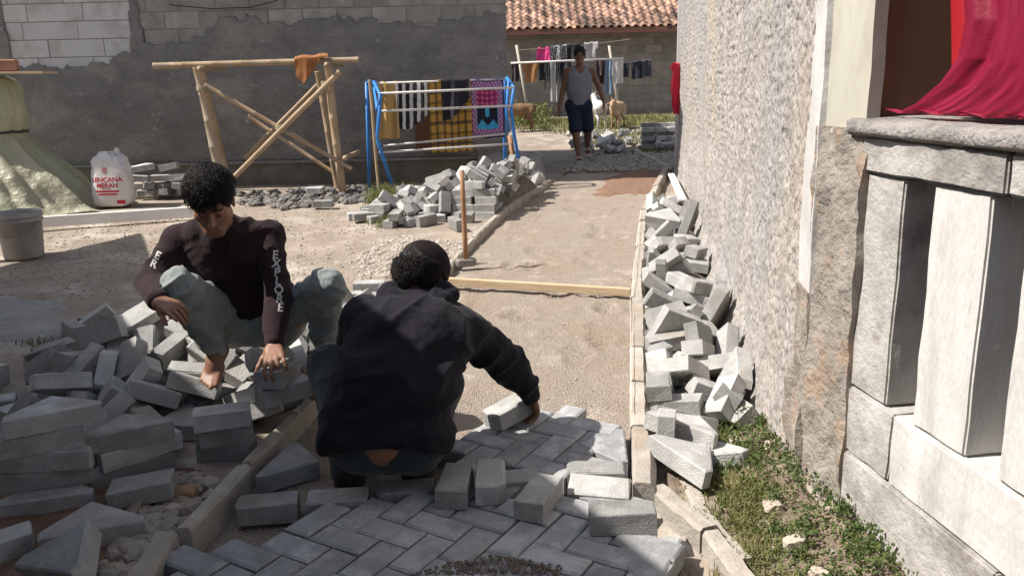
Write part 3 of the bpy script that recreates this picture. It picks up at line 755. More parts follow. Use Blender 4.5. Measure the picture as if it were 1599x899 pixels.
# colliders
def collider(me_obj): fixed_c.append(me_obj)
fixed_c, temp = [], []
gxs, gys = np.arange(-3.6, 3.0, .12), np.arange(1.8, 12.5, .12)
XX, YY = np.meshgrid(gxs, gys); t = MB().grid(np.stack([XX, YY, ground_h(XX, YY)], -1).tolist()).build('tmp_ground', None); temp.append(t)
for pts, s in ((KL[1:], -.03), (KR, .04)):
    for a, b in zip(pts, pts[1:]):
        d = b - a; c = (a + b) / 2 + Vector((s, 0, gz((a.y + b.y) / 2) * 0 - .02))
        temp.append(MB().box((0, 0, 0), (.07, d.length, .13)).build('tmp_kerb', None)); temp[-1].location = c; temp[-1].rotation_euler = (0, 0, math.atan2(d.y, d.x) - math.pi / 2)
t = MB().box((0, 0, 0), (.3, 9, 2)).build('tmp_wall', None); t.location = Cw + wd * 4.2 - wn * .075 + Vector((0, 0, .9)); t.rotation_euler = (0, 0, math.atan2(wd.y, wd.x) - math.pi / 2); temp.append(t)
def fence_box(a, b):     # keeps falling blocks off the lane
    d = b - a; q = MB().box((0, 0, 0), (.02, d.length, 1.0)).build('tmp_fence', None); q.location = (a + b) / 2 + Vector((0, 0, .5)); q.rotation_euler = (0, 0, math.atan2(d.y, d.x) - math.pi / 2); temp.append(q)
for a, b in zip(KL[1:], KL[2:]): fence_box(a + Vector((-.035, 0, 0)), b + Vector((-.035, 0, 0)))
for a, b in zip(KR, KR[1:]): fence_box(a + Vector((.05, 0, 0)), b + Vector((.05, 0, 0)))

def simulate(act, pas, frames=56):
    bpy.ops.rigidbody.world_add(); rw = scene.rigidbody_world; rw.substeps_per_frame = 7; rw.solver_iterations = 12
    rw.point_cache.frame_end = frames + 2
    for grp, typ in ((act, 'ACTIVE'), (pas, 'PASSIVE')):
        bpy.ops.object.select_all(action='DESELECT')
        for o in grp: o.select_set(True)
        bpy.context.view_layer.objects.active = grp[0]
        bpy.ops.rigidbody.objects_add(type=typ)
        for o in grp:
            rb = o.rigid_body; rb.friction = 1.0; rb.restitution = 0; rb.use_margin = True; rb.collision_margin = .0008
            rb.collision_shape = 'CONVEX_HULL' if (typ == 'ACTIVE' or len(o.data.polygons) < 40) else 'MESH'
            if typ == 'ACTIVE': rb.mass = 3.5; rb.linear_damping = .15; rb.angular_damping = .35
    for f in range(1, frames): scene.frame_set(f)
    dg = bpy.context.evaluated_depsgraph_get()
    res = [o.evaluated_get(dg).matrix_world.copy() for o in act]
    bpy.ops.object.select_all(action='DESELECT')
    bpy.ops.rigidbody.world_remove()
    scene.frame_set(1)
    for o, mw in zip(act, res):
        o.matrix_world = mw
bpy.context.view_layer.update()
simulate(bodies, fixed + temp + cores)

for o in temp:
    me = o.data; bpy.data.objects.remove(o); bpy.data.meshes.remove(me)
for o in list(bodies):
    p = o.matrix_world.translation
    if p.z < -.15 or p.z > 1.2 or (p.x > float(left_x(p.y)) and p.x < float(right_x(p.y)) + .03): bpy.data.objects.remove(o); bodies.remove(o)

# ------------------------------------------------------------------ single loose blocks around the paving
def lone(kind, px, py, ang, label, z=None, tilt=(0, 0), me=None, group=None):
    zz = PT / 2 if z is None else z
    p = G(px, py, zz); o = block(kind, label, group, (p.x, p.y, zz + gz(p.y)), (R(tilt[0]), R(tilt[1]), R(ang)), me)
    return o
lone('r', 971, 806, -2, 'pale block lying alone crosswise on the paving near the right kerb', .0355)
lone('r', 842, 775, 68, 'block lying lengthwise in the sun patch, end toward the viewer', .0355)
lone('r', 710, 757, 86, 'left of two loose blocks side by side beside the squatting man', .0355)
lone('r', 766, 750, 90, 'right of two loose blocks side by side, stained dark at its end', .0355)
lone('r', 795, 756, 6, 'block set crosswise behind the pair of loose blocks', -.02)
lone('r', 930, 742, -3, 'pale block set crosswise below the pentagon edge paver', -.02)
lone('r', 936, 768, -14, 'thin tipped block leaning down beside the right kerb', -.005, (18, 0))
lone('r', 418, 793, 7, 'leftmost block of the row in front of the squatting man', -.03)
lone('r', 528, 786, 6, 'second block of the row, under the squatting man\'s left shoe', -.03)
lone('r', 632, 772, 5, 'third block of the row, in deep shade below the squatting man', -.03)
held = lone('r', 797, 640, 33, 'block being set down by the squatting man\'s right hand', .055, (0, -13))
lone('p', 145, 822, 25, 'edge block lying flat in front of the rubble at lower left', .02, (4, 3))
lone('p', 105, 868, -30, 'brown stained edge block tilted up at the lower left corner', .07, (24, -12))
lone('r', 222, 762, 12, 'block resting on rubble beside the left kerb', .03, (6, -5))
lone('h', 18, 845, 40, 'small broken piece in the lower left corner', .01)
lone('p', 1075, 715, -58, 'big pentagon block lying on the grass edge by the right kerb', .02, (-8, 6))
lone('p', 1072, 668, -40, 'pentagon block just behind the one on the grass edge', .04, (-10, 4))
lone('r', 1140, 615, 70, 'rust stained block leaning at the foot of the rough wall', .07, (30, 10))
lone('r', 505, 318, 3, 'single block lying on the sunny ground before the bamboo trestle', .03)
lone('r', 492, 296, -10, 'half buried block on the rubble under the bamboo trestle', .05, (12, 0))
lone('r', 568, 338, 20, 'stray block farthest left of the sunlit heap', .03)
lone('r', 640, 343, 4, 'stray block lying flat before the sunlit heap', .03)
# blocks behind the sack
for i, (px, py, kd, z, an) in enumerate([(232, 325, 'r', .05, 0), (262, 322, 'r', .05, 90), (285, 322, 'h', .05, 20), (240, 312, 'h', .04, 40), (222, 300, 'r', .22, -4), (255, 298, 'r', .22, 5), (282, 300, 'r', .22, 0), (225, 292, 'p', .33, 0), (266, 290, 'r', .33, 3), (236, 305, 'h', .14, 30), (262, 308, 'r', .13, 60), (284, 308, 'r', .13, 85)]):
    p = at(px, py, 9.35); block(kd, 'grey block of the low stack beside the white sack', 'blocks stacked beside the sack', (p.x, 9.35 + random.uniform(-.02, .05), gz(9.35) + z + .01), (random.gauss(0, .1), random.gauss(0, .1), R(an)))
p = at(250, 300, 9.5); tag(MB().box((p.x, 9.52, gz(9.5) + .07), (.62, .16, .17), ch=.01).build('concrete_lintel', M_KERB), 'pale concrete beam under the blocks beside the sack', 'beam')
# far heap and stack behind the walking man
for i in range(26):
    px, py = random.uniform(888, 985), random.uniform(205, 217); p = G(px, py)
    block('r' if i % 3 else 'p', 'dark block in the shaded heap behind the walking man', 'blocks heaped behind the walking man',
          (p.x, p.y, gz(p.y) + .05 + random.random() * .16), (random.uniform(-.6, .6), random.uniform(-.6, .6), random.uniform(0, 6)))
p0 = G(1012, 222)
for k_ in range(6):
    for i in range(3):
        block('r', 'block of the neat square stack at the far end of the rough wall', 'neat stack at the far end', (p0.x + i * .21, p0.y + .1 * (k_ % 2), gz(14) + .035 + k_ * .0685), (0, 0, random.gauss(0, .04)))
for i in range(7):
    p = G(random.uniform(1020, 1052), random.uniform(222, 240)); block('rph'[i % 3], 'loose block before the neat stack at the far end', 'loose blocks before the far stack', (p.x, p.y, gz(p.y) + .04 + .02 * i), (random.uniform(-.5, .5), random.uniform(-.5, .5), i))

# single stones in the grass
def stone(px, py, r, label, m_=M_STONE, dz=.6):
    p = G(px, py); bm = bmesh.new(); bmesh.ops.create_icosphere(bm, subdivisions=3, radius=1)
    sd_ = Vector((px * .1, py * .1, 0)); sc = Vector((1.1, .85, .75))
    for v in bm.verts:
        n_ = mnoise.noise(v.co * 1.1 + sd_) * .45 + mnoise.noise(v.co * 3 + sd_) * .18 + mnoise.noise(v.co * 7 + sd_) * .06
        c = v.co * (1 + n_); c = Vector([max(-.78, min(.78, q)) for q in c]); v.co = Vector((c.x * sc.x, c.y * sc.y, c.z * sc.z)) * r
    me = bpy.data.meshes.new('stone'); bm.to_mesh(me); bm.free()
    o = obj('stone', me, m_, None, (p.x, p.y, float(ground_h(p.x, p.y)) + r * dz)); tag(o, label, 'stone', 'stones in the grass'); return o
M_PALE = mat('pale_stone', (.55, .48, .40), (.38, .31, .25), 8, .95, .6, 40, (.42, .30, .2), 4, .5)
for a in [(1242, 838, .038, 'upright pale stone in the grass, tallest of the loose stones'), (1208, 785, .035, 'squarish pale stone on the grass near the weeds'), (1192, 800, .022, 'small whitish stone beside the squarish one'),
          (1280, 885, .032, 'rounded pale stone at the bottom edge by the weeds'), (1212, 833, .018, 'flat small stone left of the upright one'), (1150, 680, .03, 'grey flat stone among the grass below the last blocks'),
          (1206, 697, .033, 'pale stone on the wall footing above the weeds'), (1092, 632, .025, 'tan stone wedged beneath the leaning blocks'), (1130, 605, .03, 'tan stone at the wall foot behind the rust stained block')]:
    stone(*a, M_PALE)
M_BROWNST = mat('brown_stone', (.36, .23, .13), (.24, .15, .09), 8, .9, .5, 40)
stone(290, 768, .042, 'brown squarish stone in the rubble next to the kerb', M_BROWNST)
stone(270, 790, .03, 'tan stone below the brown one in the kerb rubble', M_PALE)
stone(245, 795, .032, 'grey stone in the rubble at the tip of the flat edge block', M_STONE)
stone(300, 790, .026, 'pale stone touching the left kerb in the rubble', M_PALE)

rows = []
for j in range(46):
    y = 1.5 + 3.2 * j / 45; row = []
    for i in range(16):
        a_ = float(right_x(y)) + .10; b_ = Cw.x + .13 * max(0, y - 2.61) + (.0 if y > 2.3 else .1); x = a_ + (b_ - a_) * i / 15
        row.append((x, y, float(ground_h(x, y)) + .012 * (1 if 0 < i < 15 else -2) + .012 * float(fbm(x * 18, y * 18, 2, 4))))
    rows.append(row)
struct(MB().grid(rows).build('verge_soil', mat('verge_soil', (.27, .21, .155), (.15, .115, .085), 12, 1, .9, 60, (.36, .30, .23), 4, .6, bdist=.02), smooth=True), 'bare brown soil of the verge between kerb and wall')
# ------------------------------------------------------------------ grass and weeds
def blades(name, pts, hgt, label, m_, w=.004, lean=.6):
    n = len(pts); pts = np.asarray(pts, float); h = hgt[0] + (hgt[1] - hgt[0]) * rng.random(n)
    a = rng.random(n) * 2 * np.pi; ln = lean * rng.random(n); d = np.stack([np.cos(a), np.sin(a), np.zeros(n)], -1); s = np.stack([-np.sin(a), np.cos(a), np.zeros(n)], -1) * w
    upv = np.array([0, 0, 1.0])
    p1 = pts + d * (h * ln * .35)[:, None] + upv * (h * .6)[:, None]; p2 = pts + d * (h * ln)[:, None] + upv * (h * (1 - .35 * ln))[:, None]
    V = np.stack([pts - s, pts + s, p1 + s * .8, p1 - s * .8, p2], 1).reshape(-1, 3)
    b = np.arange(n)[:, None] * 5
    F_ = [tuple(x) for x in (b + np.array([0, 1, 2, 3])).tolist()] + [tuple(x) for x in (b + np.array([3, 2, 4])).tolist()]
    me = bpy.data.meshes.new(name); me.from_pydata(V.tolist(), [], F_); me.update()
    o = obj(name, me, m_); o['kind'] = 'stuff'; o['label'] = label; o['category'] = 'grass'; return o
def clumped(poly, n, k, r, dz=-.005):
    c = scatter(poly, n); out = []
    for x, y, z in c:
        for _ in range(k):
            out.append((x + random.gauss(0, r), y + random.gauss(0, r)))
    return onground(out, dz)
gp = [(1105, 650), (1150, 640), (1180, 700), (1240, 790), (1290, 899), (1160, 899), (1090, 790), (1062, 735), (1110, 730)]
blades('grass', clumped(gp, 210, 15, .016), (.02, .07), 'green grass tufts between the right kerb and the wall foot', M_LEAF, .0028, .9)
blades('grass', clumped([(1060, 740), (1120, 735), (1160, 800), (1140, 899), (1120, 860), (1200, 850), (1180, 740)], 190, 14, .02), (.02, .06), 'dry straw coloured grass beside the splayed kerb stones', mat('dry_grass', (.33, .27, .13), (.16, .16, .06), 7, .8, trans=.2), .0026, 1.0)
blades('grass', clumped([(575, 300), (640, 296), (640, 312), (580, 318)], 60, 16, .05), (.05, .2), 'grass growing under the clothes rack', M_LEAF, .005)
blades('grass', clumped([(560, 325), (600, 322), (640, 345), (590, 352), (565, 340)], 35, 12, .04), (.03, .1), 'low grass around the stray blocks before the sunlit heap', M_LEAF, .004)
blades('grass', clumped([(40, 520), (110, 510), (130, 535), (60, 560)], 60, 12, .04), (.015, .05), 'sparse grass in the shade left of the block heap', M_LEAF, .003)
blades('grass', clumped([(800, 190), (1060, 178), (1060, 215), (990, 218), (880, 200), (800, 200)], 420, 14, .12), (.03, .13), 'rough sunlit grass in the yard before the tiled house', mat('yard_grass', (.25, .235, .10), (.14, .15, .05), 3, .7, trans=.3), .012)
blades('grass', clumped([(1165, 575), (1195, 570), (1195, 600), (1175, 605)], 14, 14, .02), (.03, .09), 'tuft of weeds sprouting at the foot of the rough wall', M_LEAF, .003)
def leaves(name, pts, s0, s1, label, m_):
    n = len(pts); pts = np.asarray(pts, float); Rm = rand_rot(n); s = s0 + (s1 - s0) * rng.random(n)
    q = np.array([(-.5, 0, 0), (0, -.35, .12), (.5, 0, 0), (0, .35, .12)])
    V = np.einsum('nij,kj->nki', Rm, q) * s[:, None, None] + pts[:, None]
    F_ = (np.arange(n)[:, None] * 4 + np.arange(4)).tolist()
    me = bpy.data.meshes.new(name); me.from_pydata(V.reshape(-1, 3).tolist(), [], F_); me.update()
    o = obj(name, me, m_); o['kind'] = 'stuff'; o['label'] = label; o['category'] = 'weeds'; return o
P = []
wl = [onpl(1240, 640, Cw, wn), onpl(1330, 800, Bc, bn), onpl(1470, 980, Bc, bn)]
foot = [Vector((Cw.x, Cw.y, 0)) + wd * .55 + wn * .17, Vector((Cw.x, Cw.y, 0)) + wd * .1 + wn * .15, Bc + bn * .13, Bc + bt * .25 + bn * .13, Bc + bt * .6 + bn * .12]
for i in range(250):
    f = random.random() * (len(foot) - 1); a, b = foot[int(f)], foot[int(f) + 1]; c = a.lerp(b, f - int(f)); n_ = bn if f > 2 else wn
    u = random.uniform(-.10, .13) * (1 if random.random() < .8 else 1.3); c = c + n_ * u
    hh = max(.005, .085 - .6 * abs(u + .03)) * random.uniform(.2, 1)
    for _ in range(20): P.append((c.x + random.gauss(0, .014), c.y + random.gauss(0, .014), float(ground_h(c.x, c.y)) + .02 + hh + random.gauss(0, .012)))
leaves('ground_cover', P, .005, .020, 'small leaved green weeds spreading along the foot of the wall', M_WEED)
P = []
for i in range(160):
    px, py = random.uniform(800, 850), random.uniform(180, 195); p = G(px, py)
    for _ in range(14): P.append((p.x + random.gauss(0, .12), p.y + random.gauss(0, .12), p.z + random.random() * .35))
leaves('ground_cover', P, .04, .09, 'leafy green weeds behind the clothes rack in the yard', M_LEAF)
# each heap's blocks told apart by pose and place
def describe():
    hb = {g: [o for o in bodies if o.get('group') == ROWG[g][1]] for g in ROWG}
    for g, L in hb.items():
        P_ = {o: topix(o.matrix_world.translation) for o in L}
        xs_ = sorted(p[0] for p in P_.values()); ys_ = sorted(p[1] for p in P_.values())
        used = set()
        for o in L:
            mw = o.matrix_world.to_3x3(); uz = abs(mw.col[2].normalized().z); lz = abs(mw.col[0].normalized().z)
            nm = o.name.split('.')[0].replace('_', ' ')
            pose = 'standing on end' if lz > .75 else 'lying flat' if uz > .9 else 'on its long edge' if uz < .4 else 'leaning'
            x, y = P_[o]
            if g == 'near':
                wh = 'left of the seated man' if x < 215 else 'around the seated man\'s feet' if x < 420 else 'between the two crouching men' if x < 520 else 'in the sun behind the squatting man'
                wh += ', high up' if o.matrix_world.translation.z > .28 else ', low down' if o.matrix_world.translation.z < .12 else ''
                lab = f'grey {nm} {pose} {wh}'
            elif g == 'far':
                wh = 'at the left foot' if x < 655 else 'on the left slope' if x < 715 else 'in the middle' if x < 775 else 'at the right end'
                lab = f'{nm} {pose} {wh} of the sunlit heap' + (', high up' if o.matrix_world.translation.z > .45 else '')
            else:
                wh = 'at the near end' if y > 580 else 'in the near half' if y > 470 else 'in the far half' if y > 370 else 'at the far end'
                wx = 'kerb side' if x < 1055 else 'wall side'
                lab = f'{nm} {pose} {wh} of the wall pile, {wx}'
            o['label'] = lab
        def mark(o, t): o['label'] = t
        if g == 'near': mark(max(L, key=lambda o: o.matrix_world.translation.z), 'topmost block of the shaded heap around the seated man'); mark(min(L, key=lambda o: P_[o][0]), 'leftmost block of the shaded heap around the seated man')
        if g == 'far': mark(max(L, key=lambda o: o.matrix_world.translation.z), 'topmost block of the sunlit heap below the clothes rack'); mark(min(L, key=lambda o: P_[o][0]), 'leftmost block spilled from the sunlit heap'); mark(max(L, key=lambda o: P_[o][0]), 'rightmost block of the sunlit heap below the clothes rack')
        if g == 'right': mark(max(L, key=lambda o: P_[o][1]), 'nearest block of the pile along the rough wall'); mark(min(L, key=lambda o: P_[o][1]), 'farthest block of the pile along the rough wall')
bpy.context.view_layer.update(); describe()
# ------------------------------------------------------------------ bamboo trestle
def zp(zx, zy, Y, x0=200, y0=60, k=.3115): return at(x0 + zx * k, y0 + zy * k, Y)
def bamboo(mb_, a, b, r, n=10):
    a, b = Vector(a), Vector(b); L = (b - a).length; k = max(2, int(L / .28)); pts, rad = [], []
    for i in range(k + 1):
        for dt, rr in ((-.012, 1.0), (0, 1.1), (.012, 1.0)):
            t = i / k + dt / L
            if 0 <= t <= 1: pts.append(a.lerp(b, t) + Vector((mnoise.noise(a * 3 + Vector((t * 3, 0, 0))), mnoise.noise(a * 5 + Vector((0, t * 3, 0))), 0)) * .008); rad.append(r * rr * (1.06 - .12 * t))
    return mb_.tube(pts, rad, n)
YF, YR = 9.45, 9.95
tr = thing('bamboo_trestle', 'bamboo trestle with crossed braces standing before the dark wall', 'trestle', (-2.7, 9.6, gz(9.6)))
tinv = Matrix.Translation((2.7, -9.6, -gz(9.6)))
def tpart(nm, a, b, r):
    o = bamboo(MB(), a, b, r).build(nm, M_BAMBOO, tr, True); o.matrix_parent_inverse = tinv; return o
def footp(p, q):      # carry a leg down to the ground
    d = (q - p); t = (gz(q.y) - .03 - p.z) / d.z; return p + d * t
tpart('rail', zp(130, 140, YF - .02), zp(1157, 108, YF + .05), .034)
a = zp(352, 145, YF); b = zp(450, 625, YF + .05); tpart('leg', a, footp(a, b), .058)
a = zp(372, 150, YR - .1); b = zp(478, 600, YR); tpart('leg', a, footp(a, b), .03)
a = zp(998, 135, YF); b = zp(1078, 790, YF + .03); tpart('leg', a, footp(a, b), .045)
a = zp(955, 165, YR - .1); b = zp(1052, 770, YR); tpart('leg', a, footp(a, b), .04)
a = zp(385, 235, YF - .05); b = zp(1122, 655, YF - .05); tpart('brace', a, b, .025)
a = zp(1062, 168, YF - .1); b = zp(535, 690, YF - .1); tpart('brace', a, footp(a, b + (b - a) * .02) if b.z < .2 else b, .03)
a = zp(950, 235, YR); b = zp(585, 600, YR); tpart('brace', a, b, .024)
a = zp(600, 390, YR); b = zp(1035, 675, YR); tpart('brace', a, b, .024)
for zx, zy in ((358, 152), (993, 133), (1088, 600)):
    a = zp(zx, zy, YF - .16); tpart('spacer', a, a + Vector((.02, .75, .01)), .026)
for zx, zy in ((370, 250), (995, 225), (765, 445)):
    a = zp(zx, zy, YF - .05); q = MB()
    for k_ in range(4): q.tube([a + Vector((.055 * math.cos(t_), .055 * math.sin(t_), .012 * k_ - .02)) for t_ in np.linspace(0, 6.28, 14)], .006, 5)
    o = q.build('lashing', M_ROPE, tr); o.matrix_parent_inverse = tinv

# ------------------------------------------------------------------ cloth
def colmat(name, rough=.9, sheen=.2, trans=.12):
    if name in MATS: return MATS[name]
    m_ = bpy.data.materials.new(name); m_.use_nodes = True; t = m_.node_tree; b = t.nodes['Principled BSDF']
    at_ = t.nodes.new('ShaderNodeAttribute'); at_.attribute_name = 'Col'
    nz_ = t.nodes.new('ShaderNodeTexNoise'); nz_.inputs['Scale'].default_value = 120
    bp = t.nodes.new('ShaderNodeBump'); bp.inputs['Strength'].default_value = .25; bp.inputs['Distance'].default_value = .004
    t.links.new(nz_.outputs[0], bp.inputs['Height']); t.links.new(bp.outputs[0], b.inputs['Normal'])
    b.inputs['Roughness'].default_value = rough; b.inputs['Sheen Weight'].default_value = sheen; b.inputs['Specular IOR Level'].default_value = .15
    tb = t.nodes.new('ShaderNodeBsdfTranslucent'); mx = t.nodes.new('ShaderNodeMixShader'); mx.inputs[0].default_value = trans
    t.links.new(at_.outputs['Color'], b.inputs['Base Color']); t.links.new(at_.outputs['Color'], tb.inputs[0])
    t.links.new(b.outputs[0], mx.inputs[1]); t.links.new(tb.outputs[0], mx.inputs[2]); t.links.new(mx.outputs[0], t.nodes['Material Output'].inputs[0])
    MATS[name] = m_; return m_
M_CLOTH = colmat('printed_cloth')
def cloth(name, label, cat, p0, p1, df, db, colf, group=None, shape=None, amp=.02, freq=9.0, nu=40, nv=44, parent_loc=True, thick=.014, skew=0.0, flare=0.0):
    """cloth hung over the line p0-p1: db metres behind, df metres in front; colf(u, v) with v = 0 at the line on the front"""
    p0, p1 = Vector(p0), Vector(p1); t = (p1 - p0); L = t.length; t.normalize(); f = Vector((t.y, -t.x, 0)).normalized()
    if f.y > 0: f = -f
    tot = df + db; ph = random.uniform(0, 6); V_, cols, vv = [], [], []
    for j in range(nv + 1):
        s_ = -db + tot * j / nv
        for i in range(nu + 1):
            u = i / nu
            fold = amp * math.sin(u * freq + ph + .6 * math.sin(u * 4 + ph)) * min(1, abs(s_) / .12) + .4 * amp * math.sin(u * freq * 2.3 + s_ * 6 + ph)* min(1, abs(s_) / .2)
            side = 1 if s_ >= 0 else -1
            off = side * thick * min(1, abs(s_) / .02)
            d = abs(s_); uu = u + flare * (u - .5) * d
            p = p0 + t * (uu * L + skew * d) + f * (off + fold) + Vector((0, 0, .012 - d + (.01 if abs(s_) < .01 else 0) + .006 * math.sin(u * 11 + ph)))
            V_.append(p); vv.append((u, s_ / df if s_ >= 0 else -s_ / max(db, 1e-3), s_))
    F_ = []
    for j in range(nv):
        for i in range(nu):
            a = j * (nu + 1) + i; um = (i + .5) / nu; s_ = -db + tot * (j + .5) / nv; vm = s_ / df if s_ >= 0 else -s_ / max(db, 1e-3)
            if shape is None or shape(um, vm): F_.append((a, a + 1, a + nu + 2, a + nu + 1))
    me = bpy.data.meshes.new(name); me.from_pydata([tuple(v) for v in V_], [], F_); me.update()
    ca = me.color_attributes.new('Col', 'FLOAT_COLOR', 'POINT')
    buf = []
    for u, v, s_ in vv: buf += [*colf(u, v), 1]
    ca.data.foreach_set('color', buf); me.polygons.foreach_set('use_smooth', [True] * len(me.polygons))
    o = obj(name, me, M_CLOTH); recentre(o); return tag(o, label, cat, group)
solid = lambda c: (lambda u, v: tuple(x * (1 + .12 * math.sin(u * 9 + v * 5)) for x in c))

# blue clothes rack
zr = lambda zx, zy, Y: zp(zx, zy, Y, 540, 100, .2892)
YL, YRt = 9.25, 9.55
rk = thing('clothes_rack', 'blue metal clothes rack with white rails before the house wall', 'clothes rack', (-.75, 9.4, gz(9.4)))
kinv = Matrix.Translation((.75, -9.4, -gz(9.4)))
def kpart(nm, pts, r, m_):
    o = MB().tube(pts, r, 8).build(nm, m_, rk, True); o.matrix_parent_inverse = kinv; return o
def down(p, q): return [p, footp(p, q)]
kpart('rail', [zr(160, 105, YL + .25), zr(862, 84, YRt + .25)], .013, M_PIPE)
kpart('rail', [zr(185, 160, YL), zr(908, 128, YRt)], .013, M_PIPE)
kpart('rail', [zr(185, 255, YL), zr(900, 226, YRt)], .013, M_PIPE)
kpart('rail', [zr(205, 442, YL + .2), zr(858, 378, YRt + .2)], .012, M_PIPE)
kpart('rail', [zr(180, 478, YL), zr(882, 432, YRt)], .012, M_PIPE)
kpart('leg', [zr(150, 95, YL + .25), zr(186, 165, YL + .1), zr(182, 250, YL), zr(168, 400, YL), footp(zr(182, 400, YL), zr(266, 705, YL))], .02, M_BLUE)
kpart('leg', [zr(112, 100, YL + .45), footp(zr(112, 100, YL + .45), zr(128, 680, YL + .5))], .02, M_BLUE)
kpart('leg', [zr(192, 160, YL - .02), zr(170, 250, YL + .05), zr(150, 100, YL + .3)], .018, M_BLUE)
kpart('leg', [zr(868, 75, YRt + .25), zr(908, 128, YRt + .05), zr(892, 240, YRt), zr(908, 380, YRt), footp(zr(908, 380, YRt), zr(948, 590, YRt))], .02, M_BLUE)
kpart('leg', [zr(856, 84, YRt + .3), zr(856, 380, YRt + .3), footp(zr(856, 84, YRt + .3), zr(862, 560, YRt + .35))], .02, M_BLUE)
kpart('leg', [zr(880, 90, YRt + .1), zr(868, 250, YRt + .12), zr(884, 370, YRt + .1)], .016, M_BLUE)
kpart('end_bar', [zr(150, 95, YL + .25), zr(112, 100, YL + .45)], .014, M_BLUE)
a = zr(128, 85, YL - .05); o = bamboo(MB(), a, footp(a, zr(178, 690, YL - .05)), .016).build('prop_pole', M_BAMBOO, rk, True); o.matrix_parent_inverse = kinv
a = zr(886, 385, YRt + .05); o = MB().tube([a, footp(a, zr(905, 515, YRt + .05))], .03, 8).build('prop_post', M_WOODDARK, rk, True); o.matrix_parent_inverse = kinv
ra, rb_ = zr(160, 105, YL + .25), zr(862, 84, YRt + .25)
rl = lambda zx: ra.lerp(rb_, (zx - 160) / 702)
GC = 'laundry on the blue rack'
cloth('shirt', 'mustard yellow shirt hung at the left end of the blue rack', 'shirt', rl(158), rl(272), .62, .5, solid((.42, .27, .10)), GC, amp=.02)
def stripes(u, v): return (.55, .54, .52) if (u * 4.6 + .25 * v) % 1 < .45 else (.02, .02, .025)
cloth('striped_cloth', 'black and white striped cloth on the blue rack', 'cloth', rl(262), rl(440), .52, .5, stripes, GC, amp=.03, nu=70, shape=lambda u, v: v < .98 - .45 * max(0, u - .45) * 1.3)
def plaid(u, v):
    a, b = (u * 6) % 1, (v * 7) % 1
    c = (.42, .24, .055)
    if a < .3: c = tuple(x * .45 for x in c)
    if b < .3: c = tuple(x * .45 for x in c)
    if .12 < a < .18 or .12 < b < .18: c = (.05, .05, .07)
    return c
cloth('sarong', 'yellow and black checked sarong hung low on the rack', 'sarong', rl(434), rl(668), .80, .7, plaid, GC, amp=.018, nu=90, nv=110)
cloth('black_cloth', 'black cloth thrown over the checked sarong', 'cloth', rl(510) + Vector((0, -.05, .01)), rl(664) + Vector((0, -.05, .01)), .45, .2, solid((.022, .02, .028)), GC, shape=lambda u, v: v < 1 - .75 * max(0, u - .3), amp=.025)
def rug(u, v):
    e = min(u, 1 - u, v * 1.25 if v < .5 else (1 - v) * 1.25)
    n = math.sin(u * 60) * math.sin(v * 70)
    if e < .05: return (.04, .03, .09)
    if e < .19: return (.30, .07, .20) if n > -.1 else (.35, .33, .45)
    if v < .45:
        d = (abs(((u * 7) % 1) - .5) + abs(((v * 11) % 1) - .5))
        return (.42, .03, .10) if .25 < d < .6 else ((.45, .20, .30) if d <= .25 else (.16, .03, .14))
    q = abs(u - .5)
    if q > .30 or v > .80: return (.05, .30, .52)
    if v > .80 - (.30 - q) * .9 and q > .0 and v > .62: return (.015, .015, .03) if v < .78 - q * .55 else (.05, .30, .52)
    if q < .06 and .48 < v < .66: return (.06, .32, .5)
    return (.015, .015, .03)
cloth('prayer_rug', 'patterned crimson and blue prayer rug at the right end of the rack', 'rug', rl(662), rl(850), .66, .45, rug, GC, amp=.008, nu=110, nv=150)
# brown board leaning against the wall under the laundry
a = zr(372, 245, WY - .12); b = zr(608, 462, WY - .2)
o = MB().box(((a.x + b.x) / 2, WY - .14, (a.z + b.z) / 2), (b.x - a.x, .03, a.z - b.z), Matrix.Rotation(-.12, 3, 'X')).build('brown_board', mat('brown_painted_board', (.14, .065, .035), (.10, .045, .025), 5, .6)); tag(recentre(o), 'brown board leaning on the wall behind the laundry', 'board')

# orange net bag on the trestle
p0, p1 = zp(838, 112, YF - .02), zp(1005, 108, YF)
def net(u, v): return (.36, .15, .05) if (math.sin(u * 70) * math.sin(v * 60)) > -.25 else (.16, .06, .025)
cloth('orange_cloth', 'orange woven cloth draped over the trestle rail', 'cloth', p0 + Vector((0, 0, .03)), p1 + Vector((0, 0, .05)), .30, .12, net, None, shape=lambda u, v: v < max(.12, 1 - 1.5 * abs(u - .22)), amp=.015, thick=.045, nu=60, nv=50)

# ------------------------------------------------------------------ sheeted heap, sack, bucket, planks
def lathe(prof, n=40, sx=1.0, sy=1.0, fn=None):
    m_ = MB(); rows = []
    for r, z in prof:
        rows.append([(r * sx * math.cos(2 * math.pi * j / n) , r * sy * math.sin(2 * math.pi * j / n), z) if fn is None else fn(r, z, 2 * math.pi * j / n) for j in range(n)])
    return m_.grid(rows, True)
M_TARP = mat('green_plastic_sheet', (.50, .50, .36), (.40, .41, .28), 2.5, .35, .7, 9, (.52, .46, .35), 1.3, .6, 0, spec=.5, bdist=.05, trans=.3)
base = at(-25, 300, 8.95); bz = gz(8.95)
prof = [(.40, 1.36), (.47, 1.33), (.52, 1.25), (.545, 1.05), (.53, .9), (.505, .82), (.50, .79), (.52, .75), (.60, .66), (.74, .52), (.90, .36), (1.05, .2), (1.17, .06), (1.26, .0), (1.34, -.02)]
